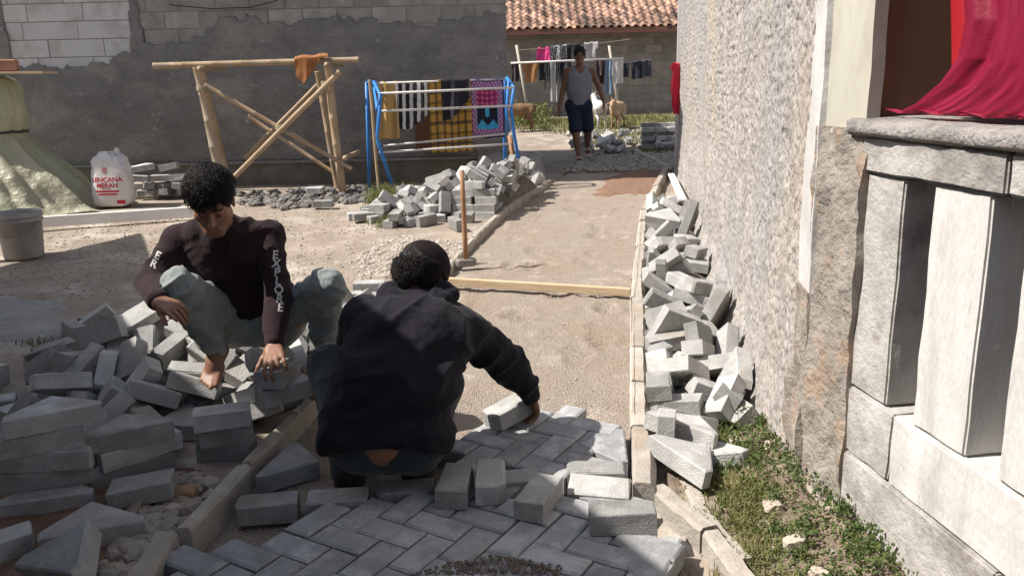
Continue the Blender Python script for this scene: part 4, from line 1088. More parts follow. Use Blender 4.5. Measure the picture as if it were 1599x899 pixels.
def tarp(r, z, a):
    k = .25 + .75 * max(0, min(1, (.8 - z) / .5)) if z < .8 else .35
    fl = math.sin(a * 9 + 1.8 * math.sin(a * 3) + z * 1.5) + .6 * math.sin(a * 17 + 1 + 2 * math.sin(z * 3)) + .45 * math.sin(a * 31 + z * 4) + .3 * math.sin(a * 53 + z * 9)
    wst = 1.6 if abs(z - .80) < .06 else 1
    rr = r * (1 + .05 * k * fl * wst + .014 * math.sin(z * 14 + a * 5) + .01 * math.sin(z * 31 - a * 11))
    return (rr * math.cos(a), rr * .75 * math.sin(a), z + .012 * math.sin(a * 13) * (1 if z < .1 else .4))
from itertools import chain
prof2 = []
for (r0, z0), (r1, z1) in zip(prof, prof[1:]):
    for t_ in (0, .25, .5, .75): prof2.append((r0 + (r1 - r0) * t_, z0 + (z1 - z0) * t_))
prof2 = [(.02, 1.37), (.2, 1.37)] + prof2 + [prof[-1]]
hp = thing('sheeted_heap', 'tall heap wrapped in a dull green plastic sheet at the left edge', 'covered heap', (base.x, 8.95, bz))
lathe(prof2, 150, fn=tarp).build('plastic_sheet', M_TARP, hp, True)
q = MB(); q.tube([Vector(tarp(.515, .80, a_)) * 1.0 + Vector((0, 0, -.004)) for a_ in np.linspace(0, 6.283, 80)], .012, 6); q.build('rope', plain('dark_rope', (.06, .055, .05)), hp, True)
a = at(-40, 124, 8.7); b = at(68, 124, 8.7)
tag(recentre(MB().box(((a.x + b.x) / 2, 8.85, bz + 1.392), (b.x - a.x, .3, .022), Matrix.Rotation(.02, 3, 'Y')).build('board', M_TIMBER)), 'thin board laid on top of the sheeted heap', 'board')
p = at(8, 112, 8.75); stone_b = MB().box((p.x, 8.8, bz + 1.465), (.2, .11, .115), Matrix.Rotation(.2, 3, 'Z'), .012).build('brick', mat('red_brick', (.36, .20, .14), (.25, .13, .09), 9, .9, .6, 40)); tag(recentre(stone_b), 'worn red brick weighing down the sheeted heap', 'brick')

# text helper
def text_mesh(body, size, bold=0.0):
    cu_ = bpy.data.curves.new('txt', 'FONT'); cu_.body = body; cu_.size = size; cu_.align_x = 'CENTER'; cu_.align_y = 'CENTER'; cu_.offset = bold; cu_.resolution_u = 3
    o = bpy.data.objects.new('txt', cu_); C.objects.link(o); bpy.context.view_layer.update()
    me = bpy.data.meshes.new_from_object(o.evaluated_get(bpy.context.evaluated_depsgraph_get())); bpy.data.objects.remove(o); bpy.data.curves.remove(cu_)
    bm = bmesh.new(); bm.from_mesh(me)
    bmesh.ops.triangulate(bm, faces=bm.faces[:])
    bmesh.ops.subdivide_edges(bm, edges=[e for e in bm.edges if e.calc_length() > size * .25], cuts=1)
    bmesh.ops.triangulate(bm, faces=bm.faces[:])
    V = [v.co.copy() for v in bm.verts]; bm.verts.index_update(); F_ = [tuple(v.index for v in f.verts) for f in bm.faces]; bm.free(); bpy.data.meshes.remove(me); return V, F_
def project(bvh, V, M, d, off=.0015):
    """drop flat print on a surface along d"""
    out = []
    for v in V:
        p = M @ v; hit = bvh.ray_cast(p, d, 2.0); out.append(hit[0] + hit[1] * off * (1 if hit[1].dot(d) < 0 else -1) if hit[0] is not None else p + d * .1)
    return out

# white rice sack
M_SACK = mat('woven_sack', (.66, .64, .63), (.55, .53, .52), 6, .6, .35, 90, (.45, .40, .36), 3, .4)
sk_p = at(180, 330, 8.9); sk_z = gz(8.9)
sk = thing('sack', 'white woven rice sack with red print standing by the block stack', 'sack', (sk_p.x, 8.9, sk_z))
def sackf(r, z, a):
    c, s_ = math.cos(a), math.sin(a); e = .55; c = math.copysign(abs(c) ** e, c); s_ = math.copysign(abs(s_) ** e, s_)
    w = 1 + .035 * math.sin(a * 5 + z * 14) + .03 * math.sin(z * 30 + a * 3) * (z > .3) + .05 * math.sin(a * 11 + 3) * max(0, (z - .42) / .15)
    return (r * c * w + .02 * math.sin(z * 6), r * .62 * s_ * w, z + (.02 * math.sin(a * 3) + .015 * math.sin(a * 7) if z > .45 else 0))
prof = [(.02, 0), (.16, 0), (.195, .03), (.205, .12), (.2, .24), (.192, .34), (.18, .43), (.165, .48), (.13, .52), (.09, .54), (.06, .545), (.01, .545)]
pr2 = []
for (r0, z0), (r1, z1) in zip(prof, prof[1:]):
    for t_ in (0, .33, .66): pr2.append((r0 + (r1 - r0) * t_, z0 + (z1 - z0) * t_))
pr2.append(prof[-1])
sb = lathe(pr2, 60, fn=sackf).build('sack_body', M_SACK, sk, True)
q = MB(); q.tube([(.09, 0, .53), (.1, 0, .56), (.105, 0, .585), (.1, 0, .61)], [.02, .022, .03, .008], 10); q.build('tied_ear', M_SACK, sk, True)
sv = [v.co.copy() for v in sb.data.vertices]; bvh = BVHTree.FromPolygons(sv, [tuple(p_.vertices) for p_ in sb.data.polygons])
M_RED = plain('red_print', (.42, .03, .045), .7)
FM = Matrix(((1, 0, 0, 0), (0, 0, 1, -1), (0, 1, 0, 0), (0, 0, 0, 1)))
def sprint(V, F_, x, z, rot=0, sx=1.0):
    M_ = Matrix.Translation((x, -.6, z)) @ Matrix.Rotation(R(90), 4, 'X') @ Matrix.Rotation(rot, 4, 'Z') @ Matrix.Diagonal((sx, 1, 1, 1))
    return project(bvh, V, M_, Vector((0, 1, 0))), F_
for body, size, x, z, rot, sx in [("LENCANA", .066, .01, .285, 0, 1.05), ("MERAH", .066, .01, .225, 0, 1.05)]:
    V, F_ = text_mesh(body, size, .002)
    Vp, F_ = sprint(V, F_, x, z, rot, sx); MB().add(Vp, F_).build('print', M_RED, sk)
def patch(x0, x1, z0, z1, n=8):
    V = [Vector((x0 + (x1 - x0) * i / n, z0 + (z1 - z0) * j / 2, 0)) for j in range(3) for i in range(n + 1)]
    F_ = [(j * (n + 1) + i, j * (n + 1) + i + 1, (j + 1) * (n + 1) + i + 1, (j + 1) * (n + 1) + i) for j in range(2) for i in range(n)]
    Vp, F_ = sprint(V, F_, 0, 0); MB().add(Vp, F_).build('print', M_RED, sk)
patch(-.12, .13, .155, .175); patch(-.10, .11, .125, .143); patch(.09, .17, .03, .07); patch(-.05, .05, .19, .197)
for i in range(5): patch(-.028 + i * .012, -.022 + i * .012, .335 + .012 * abs(i - 2), .42 - .004 * abs(i - 2), 1)   # striped shield emblem

# bucket
M_BUCKET = mat('dirty_bucket_plastic', (.42, .40, .38), (.30, .28, .26), 6, .6, .2, 30, (.26, .22, .18), 3, .7)
bp_ = G(38, 398); bk = thing('bucket', 'dirty white plastic bucket standing at the edge of the shade', 'bucket', (bp_.x, bp_.y, gz(bp_.y) - .02))
lathe([(.01, .005), (.135, .005), (.14, .0), (.145, .02), (.165, .30), (.178, .30), (.178, .312), (.169, .312), (.169, .335), (.18, .335), (.18, .348), (.171, .35), (.172, .375), (.166, .375), (.16, .33), (.138, .03), (.01, .025)], 48).build('bucket_body', M_BUCKET, bk, True)
q = MB(); q.tube([(.175 * math.cos(a_), .176 * math.sin(a_) - .012, .30 - .10 * math.sin(-a_)) for a_ in np.linspace(0, -math.pi, 24)], .004, 6); q.build('wire_handle', M_STEEL, bk, True)
lathe([(.01, .29), (.15, .29)], 32).build('contents', M_REDSOIL, bk)

# white plank on the ground, beam across the bed, white strip by the wall
def bar(name, label, cat, a, b, wdt, th, m_, tilt=0.0):
    a, b = Vector(a), Vector(b); d = b - a; L = d.length; c = (a + b) / 2
    t = d.normalized(); s_ = Vector((-t.y, t.x, 0)).normalized(); u_ = t.cross(s_)
    Q = Matrix((t, s_, u_)).transposed() @ Matrix.Rotation(tilt, 3, 'X')
    me = MB().box((0, 0, 0), (L, wdt, th), ch=.003).mesh(name); o = obj(name, me, m_); o.matrix_world = Matrix.Translation(c) @ Q.to_4x4(); return tag(o, label, cat)
M_WHITE = mat('white_painted_board', (.74, .72, .70), (.66, .64, .62), 3, .6, .05, 20)
a, b = G(-20, 358, .02), G(305, 336, .02)
bar('white_plank', 'long white plank lying on the ground behind the bucket', 'plank', a + Vector((0, 0, .035)), b + Vector((0, 0, .035)), .05, .1, M_WHITE)
a, b = G(696, 441, .0), G(985, 456, .0)
bar('screed_board', 'pale timber straightedge laid across the sand bed', 'timber', a + Vector((0, 0, .01)), b + Vector((0, 0, .0)), .045, .05, M_TIMBER)
a, b = G(1066, 312, .25), G(1048, 272, .1)
bar('white_strip', 'short white strip leaning on the blocks by the rough wall', 'strip', a, b, .07, .02, M_WHITE)
a, b = G(1000, 330, .05), G(984, 470, .05)
o = MB().tube([a, a.lerp(b, .5) + Vector((0, 0, -.003)), b, G(986, 640, .045)], .0015, 5).build('string_line', plain('string', (.7, .68, .62))); tag(recentre(o), 'thin string line stretched along the right kerb', 'string')

# sledgehammer
hz = G(728, 416, -.02); hm = thing('sledgehammer', 'sledgehammer standing on its steel head with a wooden handle in the sand', 'hammer', hz)
q = MB(); q.box((0, 0, .03), (.15, .055, .06), Matrix.Rotation(.35, 3, 'Z'), .012); q.build('hammer_head', M_STEEL, hm)
tp = at(721, 266, hz.y + .03) - hz
MB().tube([(0, 0, .02), tp * .3, tp * .7, tp], [.017, .019, .018, .016], 10).build('handle', M_WOODDARK, hm, True)
# trowel beside it
tz = G(752, 413, -.015); tw_ = thing('trowel', 'small steel trowel lying in the sand beside the sledgehammer', 'trowel', tz, .3)
MB().prism([(-.05, -.035), (.05, 0), (-.05, .035)], .006, .009).build('blade', M_STEEL, tw_)
MB().tube([(-.05, 0, .01), (-.08, 0, .02), (-.15, 0, .02)], [.006, .012, .011], 8).build('handle', M_WOODDARK, tw_, True)

# weathered concrete patch on the left
rows = []
for i in range(30):
    row = []
    for j in range(20):
        px, py = -30 + 140 * i / 29, 452 + 78 * j / 19; p = G(px, py)
        e = min(i / 3, (29 - i) / 5, j / 3, (19 - j) / 3, 1) * 1.0 + .5 * float(vnoise(p.x * 5, p.y * 5, 2))
        row.append((p.x, p.y, float(ground_h(p.x, p.y)) - .03 + .06 * max(0, min(1, e)) + .004 * float(fbm(p.x * 12, p.y * 12))))
    rows.append(row)
o = MB().grid(rows).build('concrete_patch', mat('worn_concrete', (.33, .32, .305), (.23, .22, .21), 5, .95, .6, 40, (.2, .18, .16), 3, .5), smooth=True); struct(o, 'worn concrete patch in the shade at the left edge')
# broken concrete step at the corner of the left house
rows = []
for i in range(34):
    row = []
    for j in range(26):
        x, y = -.45 + .95 * i / 33, 10.0 + 1.0 * j / 25
        e = min(i / 4, (33 - i) / 6, j / 4, 1); row.append((x, y, gz(y) - .06 + .34 * max(0, min(1, e * 1.2 + .3 * float(vnoise(x * 5, y * 5, 6)))) + .07 * float(fbm(x * 6, y * 6, 1, 5)) - .2 * max(0, x - .15)))
    rows.append(row)
o = MB().grid(rows).build('concrete_step', mat('step_concrete', (.30, .29, .28), (.19, .18, .175), 6, .9, .7, 40, (.36, .35, .34), 3, .6), smooth=True); tag(recentre(o), 'broken grey concrete step at the corner of the left house', 'step')

# ------------------------------------------------------------------ washing lines in the far yard
zb = lambda zx, zy, Y: zp(zx, zy, Y, 780, 0, .3003)
YC, YC2 = 17.2, 18.6
def pole(label, a, b, r):
    o = MB().tube([a, footp(a, b)], r, 8).build('line_pole', M_BAMBOO_PALE, smooth=True); tag(recentre(o), label, 'pole')
M_BAMBOO_PALE = mat('pale_pole', (.5, .45, .38), (.38, .33, .28), 6, .8)
pole('leaning pale pole at the left end of the washing lines', zb(88, 235, YC2 - .3), zb(135, 505, YC2 - .3), .028)
pole('leaning pale pole at the right end of the washing lines', zb(570, 238, YC2 - .3), zb(618, 555, YC2 - .3), .028)
wlA, wlB = zb(58, 330, YC), zb(645, 306, YC)
o = MB().tube([wlA, wlB], .022, 8).build('washing_rail', M_PIPE, smooth=True); tag(recentre(o), 'white horizontal rail of the far washing line', 'rail')
upA, upB = zb(90, 262, YC2), zb(680, 205, YC2)
o = MB().tube([upA, upA.lerp(upB, .5) - Vector((0, 0, .04)), upB], .006, 6).build('washing_rope', M_ROPE); tag(recentre(o), 'upper washing rope behind the rail', 'rope')
rtB = zb(790, 312, YC2); rtA = zb(600, 335, YC2 - .3)
o = MB().tube([rtA, rtB], .006, 6).build('washing_rope', M_ROPE); tag(recentre(o), 'short washing rope running right of the white towel', 'rope')
GF = 'laundry on the far washing lines'
def on(zx0, zx1, a, b, zA, zB): return a.lerp(b, (zx0 - zA) / (zB - zA)), a.lerp(b, (zx1 - zA) / (zB - zA))
def hangf(name, label, cat, zx0, zx1, drop_z, col, line='rail', shape=None, **k):
    if line == 'rail': p, q_ = on(zx0, zx1, wlA, wlB, 58, 645); Y_ = YC
    elif line == 'up': p, q_ = on(zx0, zx1, upA, upB, 90, 680); Y_ = YC2
    else: p, q_ = on(zx0, zx1, rtA, rtB, 600, 790); Y_ = YC2
    dr = drop_z * .3003 / FPX * Y_ * 1.02
    cloth(name, label, cat, p, q_, dr, dr * .25, col if callable(col) else solid(col), GF, shape=shape, nu=24, nv=26, amp=k.pop('amp', .03), freq=7, **k)
tank = lambda u, v: not (v < .25 and (abs(u - .5) < .2 or u < .12 or u > .88))
tee = lambda u, v: not (v > .42 and (u < .16 or u > .84))
pants = lambda u, v: not (v > .35 and abs(u - .5) < .07)
tatter = lambda u, v: v < .75 + .25 * math.sin(u * 22)
flor = lambda u, v: (.4, .4, .4) if math.sin(u * 40 + 3 * math.sin(v * 17)) * math.sin(v * 37 + 2 * math.sin(u * 13)) > .05 else (.02, .02, .025)
hangf('tank_top', 'bright pink tank top on the upper washing rope', 'tank top', 192, 262, 66, (.62, .06, .22), 'up', tank)
hangf('patterned_cloth', 'black and white patterned cloth beside the pink tank top', 'cloth', 266, 350, 72, flor, 'up')
hangf('dark_shirt', 'black shirt on the upper rope behind the man\'s head', 'shirt', 352, 420, 70, (.02, .02, .025), 'up')
hangf('grey_shirt', 'light grey shirt on the upper rope right of the man\'s head', 'shirt', 440, 512, 74, (.38, .36, .37), 'up', tee)
hangf('dark_cloth', 'dark cloth at the left end of the washing rail', 'cloth', 62, 100, 90, (.035, .025, .03))
hangf('tee_shirt', 'orange brown shirt hanging on the washing rail', 'shirt', 116, 208, 96, (.30, .145, .06), shape=tee)
hangf('dark_shirt', 'black shirt next to the orange brown shirt', 'shirt', 206, 246, 90, (.025, .025, .03))
hangf('striped_shirt', 'dark shirt with thin pale stripes left of the white trousers', 'shirt', 232, 272, 140, lambda u, v: (.25, .25, .27) if (u * 5) % 1 < .2 else (.02, .025, .03), shape=tatter)
hangf('white_trousers', 'narrow white trousers hanging longest on the rail', 'trousers', 264, 296, 195, (.5, .49, .48))
hangf('dark_jacket', 'dark striped jacket between the white trousers and the man', 'jacket', 292, 350, 120, lambda u, v: (.2, .2, .22) if (u * 6) % 1 < .18 else (.02, .022, .03), shape=tatter)
hangf('black_trousers', 'black trousers partly behind the walking man\'s shoulder', 'trousers', 320, 372, 150, (.02, .02, .025), shape=pants)
hangf('dark_shirt', 'black shirt just right of the walking man', 'shirt', 500, 545, 120, (.03, .025, .03))
hangf('pink_shirt', 'dusty pink striped shirt right of the walking man', 'shirt', 512, 552, 78, lambda u, v: (.3, .18, .19) if (u * 4) % 1 < .5 else (.12, .07, .09))
hangf('jeans', 'light blue jeans beside the white towel', 'jeans', 550, 586, 170, (.16, .25, .36), shape=pants)
hangf('towel', 'white towel at the right end of the washing rail', 'towel', 588, 644, 120, (.52, .50, .48), amp=.012)
hangf('dark_cloth', 'dark cloth just right of the white towel', 'cloth', 640, 672, 70, (.03, .035, .045), 'right')
hangf('dark_shorts', 'navy shorts on the short rope', 'shorts', 684, 742, 85, (.025, .03, .045), 'right', pants)
hangf('grey_shirt', 'dark grey shirt at the far right end of the short rope', 'shirt', 738, 786, 80, (.06, .065, .08), 'right')
# red cloth at the far end of the rough wall
p = at(1058, 100, 10.6); cloth('red_cloth', 'bright red cloth hanging at the far corner of the rough wall', 'cloth', (p.x - .09, 10.55, p.z), (p.x + .08, 10.7, p.z), .62, .1, solid((.55, .03, .06)), None, shape=lambda u, v: abs(u - .55) < .2 + .35 * math.sin(min(1, v * 1.1) * 3.0), nu=24, nv=30, amp=.02)

# ------------------------------------------------------------------ crimson curtain on the porch
def drape(name, label, left, right, off, m_, folds, amp, nu=90, nv=90, pz=None):
    """left/right: pixel polylines read on the balustrade plane, set back by off"""
    P0 = Bc - bn * off; rows = []
    def pl(poly, t):
        f = t * (len(poly) - 1); i = min(int(f), len(poly) - 2); g = f - i
        return poly[i][0] + (poly[i + 1][0] - poly[i][0]) * g, poly[i][1] + (poly[i + 1][1] - poly[i][1]) * g
    for j in range(nv + 1):
        t = j / nv; a, b = pl(left, t), pl(right, t)
        A, B = onpl(*a, P0, bn), onpl(*b, P0, bn); row = []
        for i in range(nu + 1):
            u = i / nu; p = A.lerp(B, u)
            n_ = amp * (math.sin(u * folds + t * 2.2 + 1.5 * math.sin(u * 5)) + .6 * float(vnoise(u * 9, t * 2.5, 4)) + .35 * float(vnoise(u * 23 + t * 6, t * 3, 7))) * (1 - .55 * t)
            p = p + bn * (n_ * (.3 + .7 * min(1, u * 4))) 
            if p.z < 1.213: p = Vector((p.x, p.y, 1.213 + .012 * abs(math.sin(u * folds + t * 5)))) + bn * ((1.213 - p.z) * .6)
            row.append(p)
        rows.append(row)
    o = MB().grid(rows).build(name, m_, smooth=True); return tag(recentre(o), label, 'curtain')
M_CRIM = mat('crimson_satin', (.235, .006, .032), (.20, .005, .027), 3, .5, .15, 60, sheen=.0, spec=.35, trans=.1)
M_SCAR = mat('scarlet_cloth', (.36, .010, .016), (.30, .008, .013), 3, .6, .15, 60, sheen=.0, trans=.1)
drape('curtain', 'crimson satin curtain sweeping down over the porch ledge', [(1500, -60), (1508, 30), (1497, 90), (1470, 130), (1432, 162), (1384, 184)], [(1690, -60), (1690, 40), (1690, 110), (1690, 150), (1690, 176), (1690, 200)], .05, M_CRIM, 13, .016)
drape('curtain', 'scarlet inner curtain hanging straight behind the crimson one', [(1484, -60), (1486, 40), (1488, 110), (1490, 186)], [(1720, -60), (1720, 40), (1720, 110), (1720, 205)], .13, M_SCAR, 17, .012)
# ------------------------------------------------------------------ bodies: smooth fields of tapered limbs, meshed as one surface
class Field:
    def __init__(s, lo, hi, h):
        s.lo = np.array(lo, float); s.h = h; s.n = np.ceil((np.array(hi) - s.lo) / h).astype(int) + 1
        s.d = np.full(s.n, .3, np.float32)
    def sub(s, lo, hi):
        a = np.clip(np.floor((np.array(lo) - s.lo) / s.h).astype(int), 0, s.n - 1); b = np.clip(np.ceil((np.array(hi) - s.lo) / s.h).astype(int) + 1, 1, s.n)
        g = [(s.lo[i] + s.h * np.arange(a[i], b[i])).astype(np.float32) for i in range(3)]
        return tuple(slice(a[i], b[i]) for i in range(3)), np.meshgrid(*g, indexing='ij')
    def blend(s, sl, f, k):
        d = s.d[sl]
        if k <= 0: s.d[sl] = np.minimum(d, f); return
        hh = np.clip(.5 + .5 * (d - f) / k, 0, 1); s.d[sl] = d * (1 - hh) + f * hh - k * hh * (1 - hh)
    def cone(s, a, b, r1, r2, k=.02):
        a, b = np.array(a, float), np.array(b, float); r = max(r1, r2) + 2 * k + .01
        sl, (x, y, z) = s.sub(np.minimum(a, b) - r, np.maximum(a, b) + r)
        ba = b - a; q = max(1e-9, ba @ ba); t = np.clip(((x - a[0]) * ba[0] + (y - a[1]) * ba[1] + (z - a[2]) * ba[2]) / q, 0, 1)
        f = np.sqrt((x - a[0] - t * ba[0]) ** 2 + (y - a[1] - t * ba[1]) ** 2 + (z - a[2] - t * ba[2]) ** 2) - (r1 + (r2 - r1) * t)
        s.blend(sl, f, k); return s
    def _ell(s, c, rad, M, pad):
        c = np.array(c, float); R_ = max(rad) + pad; sl, (x, y, z) = s.sub(c - R_, c + R_)
        M = np.array(M) if M is not None else np.eye(3)      # rows: local axes
        p = [(x - c[0]) * M[i][0] + (y - c[1]) * M[i][1] + (z - c[2]) * M[i][2] for i in range(3)]
        k0 = np.sqrt(sum((p[i] / rad[i]) ** 2 for i in range(3))); k1 = np.sqrt(sum((p[i] / rad[i] ** 2) ** 2 for i in range(3))) + 1e-6
        return sl, k0 * (k0 - 1) / k1, p
    def ell(s, c, rad, M=None, k=.02):
        sl, f, _ = s._ell(c, rad, M, 2 * k + .02); s.blend(sl, f, k); return s
    def cut(s, c, rad, M=None, k=.006):
        sl, f, _ = s._ell(c, rad, M, 2 * k + .02); d = s.d[sl]; f = -f
        hh = np.clip(.5 - .5 * (d - f) / k, 0, 1); s.d[sl] = d * (1 - hh) + f * hh + k * hh * (1 - hh); return s
    def plane(s, p, n):                       # keep the side where (x-p).n < 0
        sl, (x, y, z) = s.sub(s.lo, s.lo + s.h * (s.n - 1)); n = np.array(n, float); n /= np.linalg.norm(n)
        s.d = np.maximum(s.d, ((x - p[0]) * n[0] + (y - p[1]) * n[1] + (z - p[2]) * n[2]).astype(np.float32)); return s
    def mesh(s):                              # surface nets
        d = s.d; ins = d < 0; cs = [slice(None, -1), slice(1, None)]
        cnt = np.zeros(np.array(d.shape) - 1, np.int8)
        for i in (0, 1):
            for j in (0, 1):
                for k in (0, 1): cnt += ins[cs[i], cs[j], cs[k]]
        act = (cnt > 0) & (cnt < 8); idx = np.argwhere(act); vid = np.full(act.shape, -1, np.int64); vid[act] = np.arange(len(idx))
        acc = np.zeros((len(idx), 3)); num = np.zeros(len(idx))
        I, J, K = idx.T
        cor = [(i, j, k) for i in (0, 1) for j in (0, 1) for k in (0, 1)]
        val = {c: d[I + c[0], J + c[1], K + c[2]] for c in cor}
        for c in cor:
            for ax in range(3):
                if c[ax] == 0:
                    e = list(c); e[ax] = 1; e = tuple(e); a, b = val[c], val[e]; m_ = (a < 0) != (b < 0)
                    t = np.where(m_, a / np.where(m_, a - b, 1), 0); p = np.tile(np.array(c, float), (len(idx), 1)); p[:, ax] = t
                    acc += p * m_[:, None]; num += m_
        V = s.lo + s.h * (idx + acc / num[:, None]); F_ = []
        for ax in range(3):
            o1, o2 = (ax + 1) % 3, (ax + 2) % 3
            sa = [slice(None)] * 3; sb_ = [slice(None)] * 3; sa[ax] = slice(None, -1); sb_[ax] = slice(1, None)
            A, B = ins[tuple(sa)], ins[tuple(sb_)]; ch = np.argwhere(A != B)
            ok = (ch[:, o1] > 0) & (ch[:, o2] > 0) & (ch[:, o1] < vid.shape[o1]) & (ch[:, o2] < vid.shape[o2]) & (ch[:, ax] < vid.shape[ax]); ch = ch[ok]
            fl = A[tuple(ch.T)]; q = []
            for da, db in ((0, 0), (-1, 0), (-1, -1), (0, -1)):
                c = ch.copy(); c[:, o1] += da; c[:, o2] += db; q.append(vid[tuple(c.T)])
            q = np.stack(q, -1); q[~fl] = q[~fl][:, ::-1]; F_.append(q)
        F_ = np.concatenate(F_); F_ = F_[(F_ >= 0).all(1)]; return V, F_
def vnorm(V, F_):
    n = np.zeros_like(V); fn_ = np.cross(V[F_[:, 2]] - V[F_[:, 0]], V[F_[:, 3]] - V[F_[:, 1]])
    for i in range(4): np.add.at(n, F_[:, i], fn_)
    return n / (np.linalg.norm(n, axis=1)[:, None] + 1e-12)
def smooth(V, F_, it=2, lam=.5):
    for _ in range(it):
        acc = np.zeros_like(V); num = np.zeros(len(V))
        for i in range(4):
            np.add.at(acc, F_[:, i], V[F_[:, (i + 1) % 4]]); np.add.at(num, F_[:, i], 1)
        V = V + lam * (acc / np.maximum(num, 1)[:, None] - V)
    return V
def fold(V, F_, amp, f1=(14, 14, 9), ridge=.5, f2=40):
    n = vnorm(V, F_); x, y, z = V.T
    wx, wy, wz = .05 * fbm(x * 5, y * 5, z * 5, 2), .05 * fbm(x * 5 + 7, y * 5, z * 5, 2), .05 * fbm(x * 5, y * 5 + 7, z * 5, 2); x2, y2, z2 = x + wx, y + wy, z + wz
    a = fbm(x2 * f1[0] * .7, y2 * f1[1] * .7, z2 * f1[2] * .7, 2); b = 1 - 2 * np.abs(fbm((x2 + z2 * .6) * f1[0] * .75 + 9, y2 * f1[1] * .6, (z2 - x2 * .5) * f1[2] * 1.1 + 4, 2, .35))
    return V + n * (amp * ((1 - ridge) * a + ridge * (np.sign(b) * np.abs(b) ** 1.4 - .3)) + amp * .10 * fbm(x * f2, y * f2, z * f2, 2))[:, None]
def vv(p): return np.array(p, float)

def person_root(label, loc):
    o = thing('person', label, 'person', loc); o['_inv'] = 0; return o
def ppart(root, name, V, F_, m_, parent=None):
    o = obj(name, np_mesh(name, V, F_), m_, parent or root); o.matrix_parent_inverse = Matrix.Translation(-Vector(root.location)) if parent is None else Matrix.Identity(4); return o
def axes(f, u):
    f = vv(f); f /= np.linalg.norm(f); u = vv(u); u = u - f * (u @ f); u /= np.linalg.norm(u); s_ = np.cross(f, u); return s_, f, u
def head(F, c, f, u, k=1.0):
    S_, f, u = axes(f, u); c = vv(c); L = lambda x, y, z: c + (S_ * x + f * y + u * z) * k; M = np.array([S_, f, u])
    F.ell(L(0, -.012, .028), (.075 * k, .094 * k, .09 * k), M, .02); F.ell(L(0, .026, -.035), (.060 * k, .070 * k, .082 * k), M, .03)
    F.cone(L(-.012, .068, -.098), L(.012, .068, -.098), .024 * k, .024 * k, .025)
    F.cone(L(-.045, .01, -.06), L(-.015, .065, -.09), .024 * k, .02 * k, .02); F.cone(L(.045, .01, -.06), L(.015, .065, -.09), .024 * k, .02 * k, .02)
    F.cone(L(-.036, .078, .02), L(.036, .078, .02), .012 * k, .012 * k, .012)
    for s_ in (-1, 1):
        F.cut(L(s_ * .031, .103, .0), (.019 * k, .02 * k, .012 * k), M, .012); F.cone(L(s_ * .046, .062, -.022), L(s_ * .03, .072, -.03), .016 * k, .014 * k, .02)
        F.ell(L(s_ * .077, -.008, -.012), (.008 * k, .019 * k, .032 * k), M, .006)
        F.ell(L(s_ * .031, .078, -.001), (.013 * k, .013 * k, .009 * k), M, .003)
    F.cone(L(0, .088, .006), L(0, .112, -.034), .009 * k, .0135 * k, .008); F.cone(L(-.014, .094, -.04), L(.014, .094, -.04), .0085 * k, .0085 * k, .006)
    F.cone(L(-.019, .086, -.066), L(.019, .086, -.066), .0085 * k, .0085 * k, .005); F.cone(L(-.016, .085, -.077), L(.016, .085, -.077), .009 * k, .009 * k, .005)
    return L, M
def hand(F, wrist, d, pn, side, curls, thumb=(.5, .4), spread=.1, k=1.0):
    """d: wrist to knuckles, pn: out of the palm, side: towards the thumb"""
    w_ = vv(wrist); d = vv(d) / np.linalg.norm(d); pn = vv(pn) - d * (vv(pn) @ d); pn /= np.linalg.norm(pn); sd_ = np.cross(d, pn)
    if sd_ @ vv(side) < 0: sd_ = -sd_
    lens = [.070, .078, .072, .056]
    for i in range(4):
        off = (.030 - .02 * i) * k; kn = w_ + d * (.092 - .004 * abs(i - 1) - (.008 if i == 3 else 0)) * k + sd_ * off
        F.cone(w_ + d * .012 * k + sd_ * off * .55, kn, .0145 * k, .0105 * k, .012)
        dr = d + sd_ * spread * (1.2 - i * .8); dr /= np.linalg.norm(dr); p = kn
        for j, fr in enumerate((.45, .3, .25)):
            a = curls[i][j] if hasattr(curls[i], '__len__') else curls[i]
            dn = dr * math.cos(a) + pn * math.sin(a); pax = pn * math.cos(a) - dr * math.sin(a); 
            q = p + dn * lens[i] * fr * k; F.cone(p, q, (.0092 - .0010 * j) * k, (.0085 - .0012 * j) * k, .003)
            p, dr = q, dn; pn_save = pax
            pn, pn0 = pax, pn if j == 0 else pn0
        pn = pn0
    b = w_ + d * .025 * k + sd_ * .022 * k; dr = d * math.cos(thumb[0]) + sd_ * math.sin(thumb[0]) + pn * .35; dr /= np.linalg.norm(dr)
    F.cone(w_ + d * .01 * k, b, .014 * k, .014 * k, .012); p = b
    for ln, r_ in ((.038, .0125), (.032, .0105), (.026, .0085)):
        q = p + dr * ln * k; F.cone(p, q, r_ * k, r_ * .85 * k, .006); p = q; dr = dr * math.cos(thumb[1] * .5) + (pn * .6 + d * .4) * math.sin(thumb[1] * .5); dr /= np.linalg.norm(dr)
def foot(F, ankle, d, k=1.0, r=.034, up=(0, 0, 1)):
    a = vv(ankle); d = vv(d) / np.linalg.norm(d); u = vv(up); s_ = np.cross(d, u)
    F.cone(a - d * .03 - u * .045, a + d * .05 - u * .04, r * .95, r * .9, .02); F.cone(a + u * .02, a + d * .08 - u * .045, r * .95, r * .75, .03)
    for i in range(5):
        o_ = (i - 2) * .017; F.cone(a + d * .06 - u * .05 + s_ * o_ * .7, a + d * (.16 - .012 * abs(i - 1)) - u * .058 + s_ * o_, .02, .0105, .008)
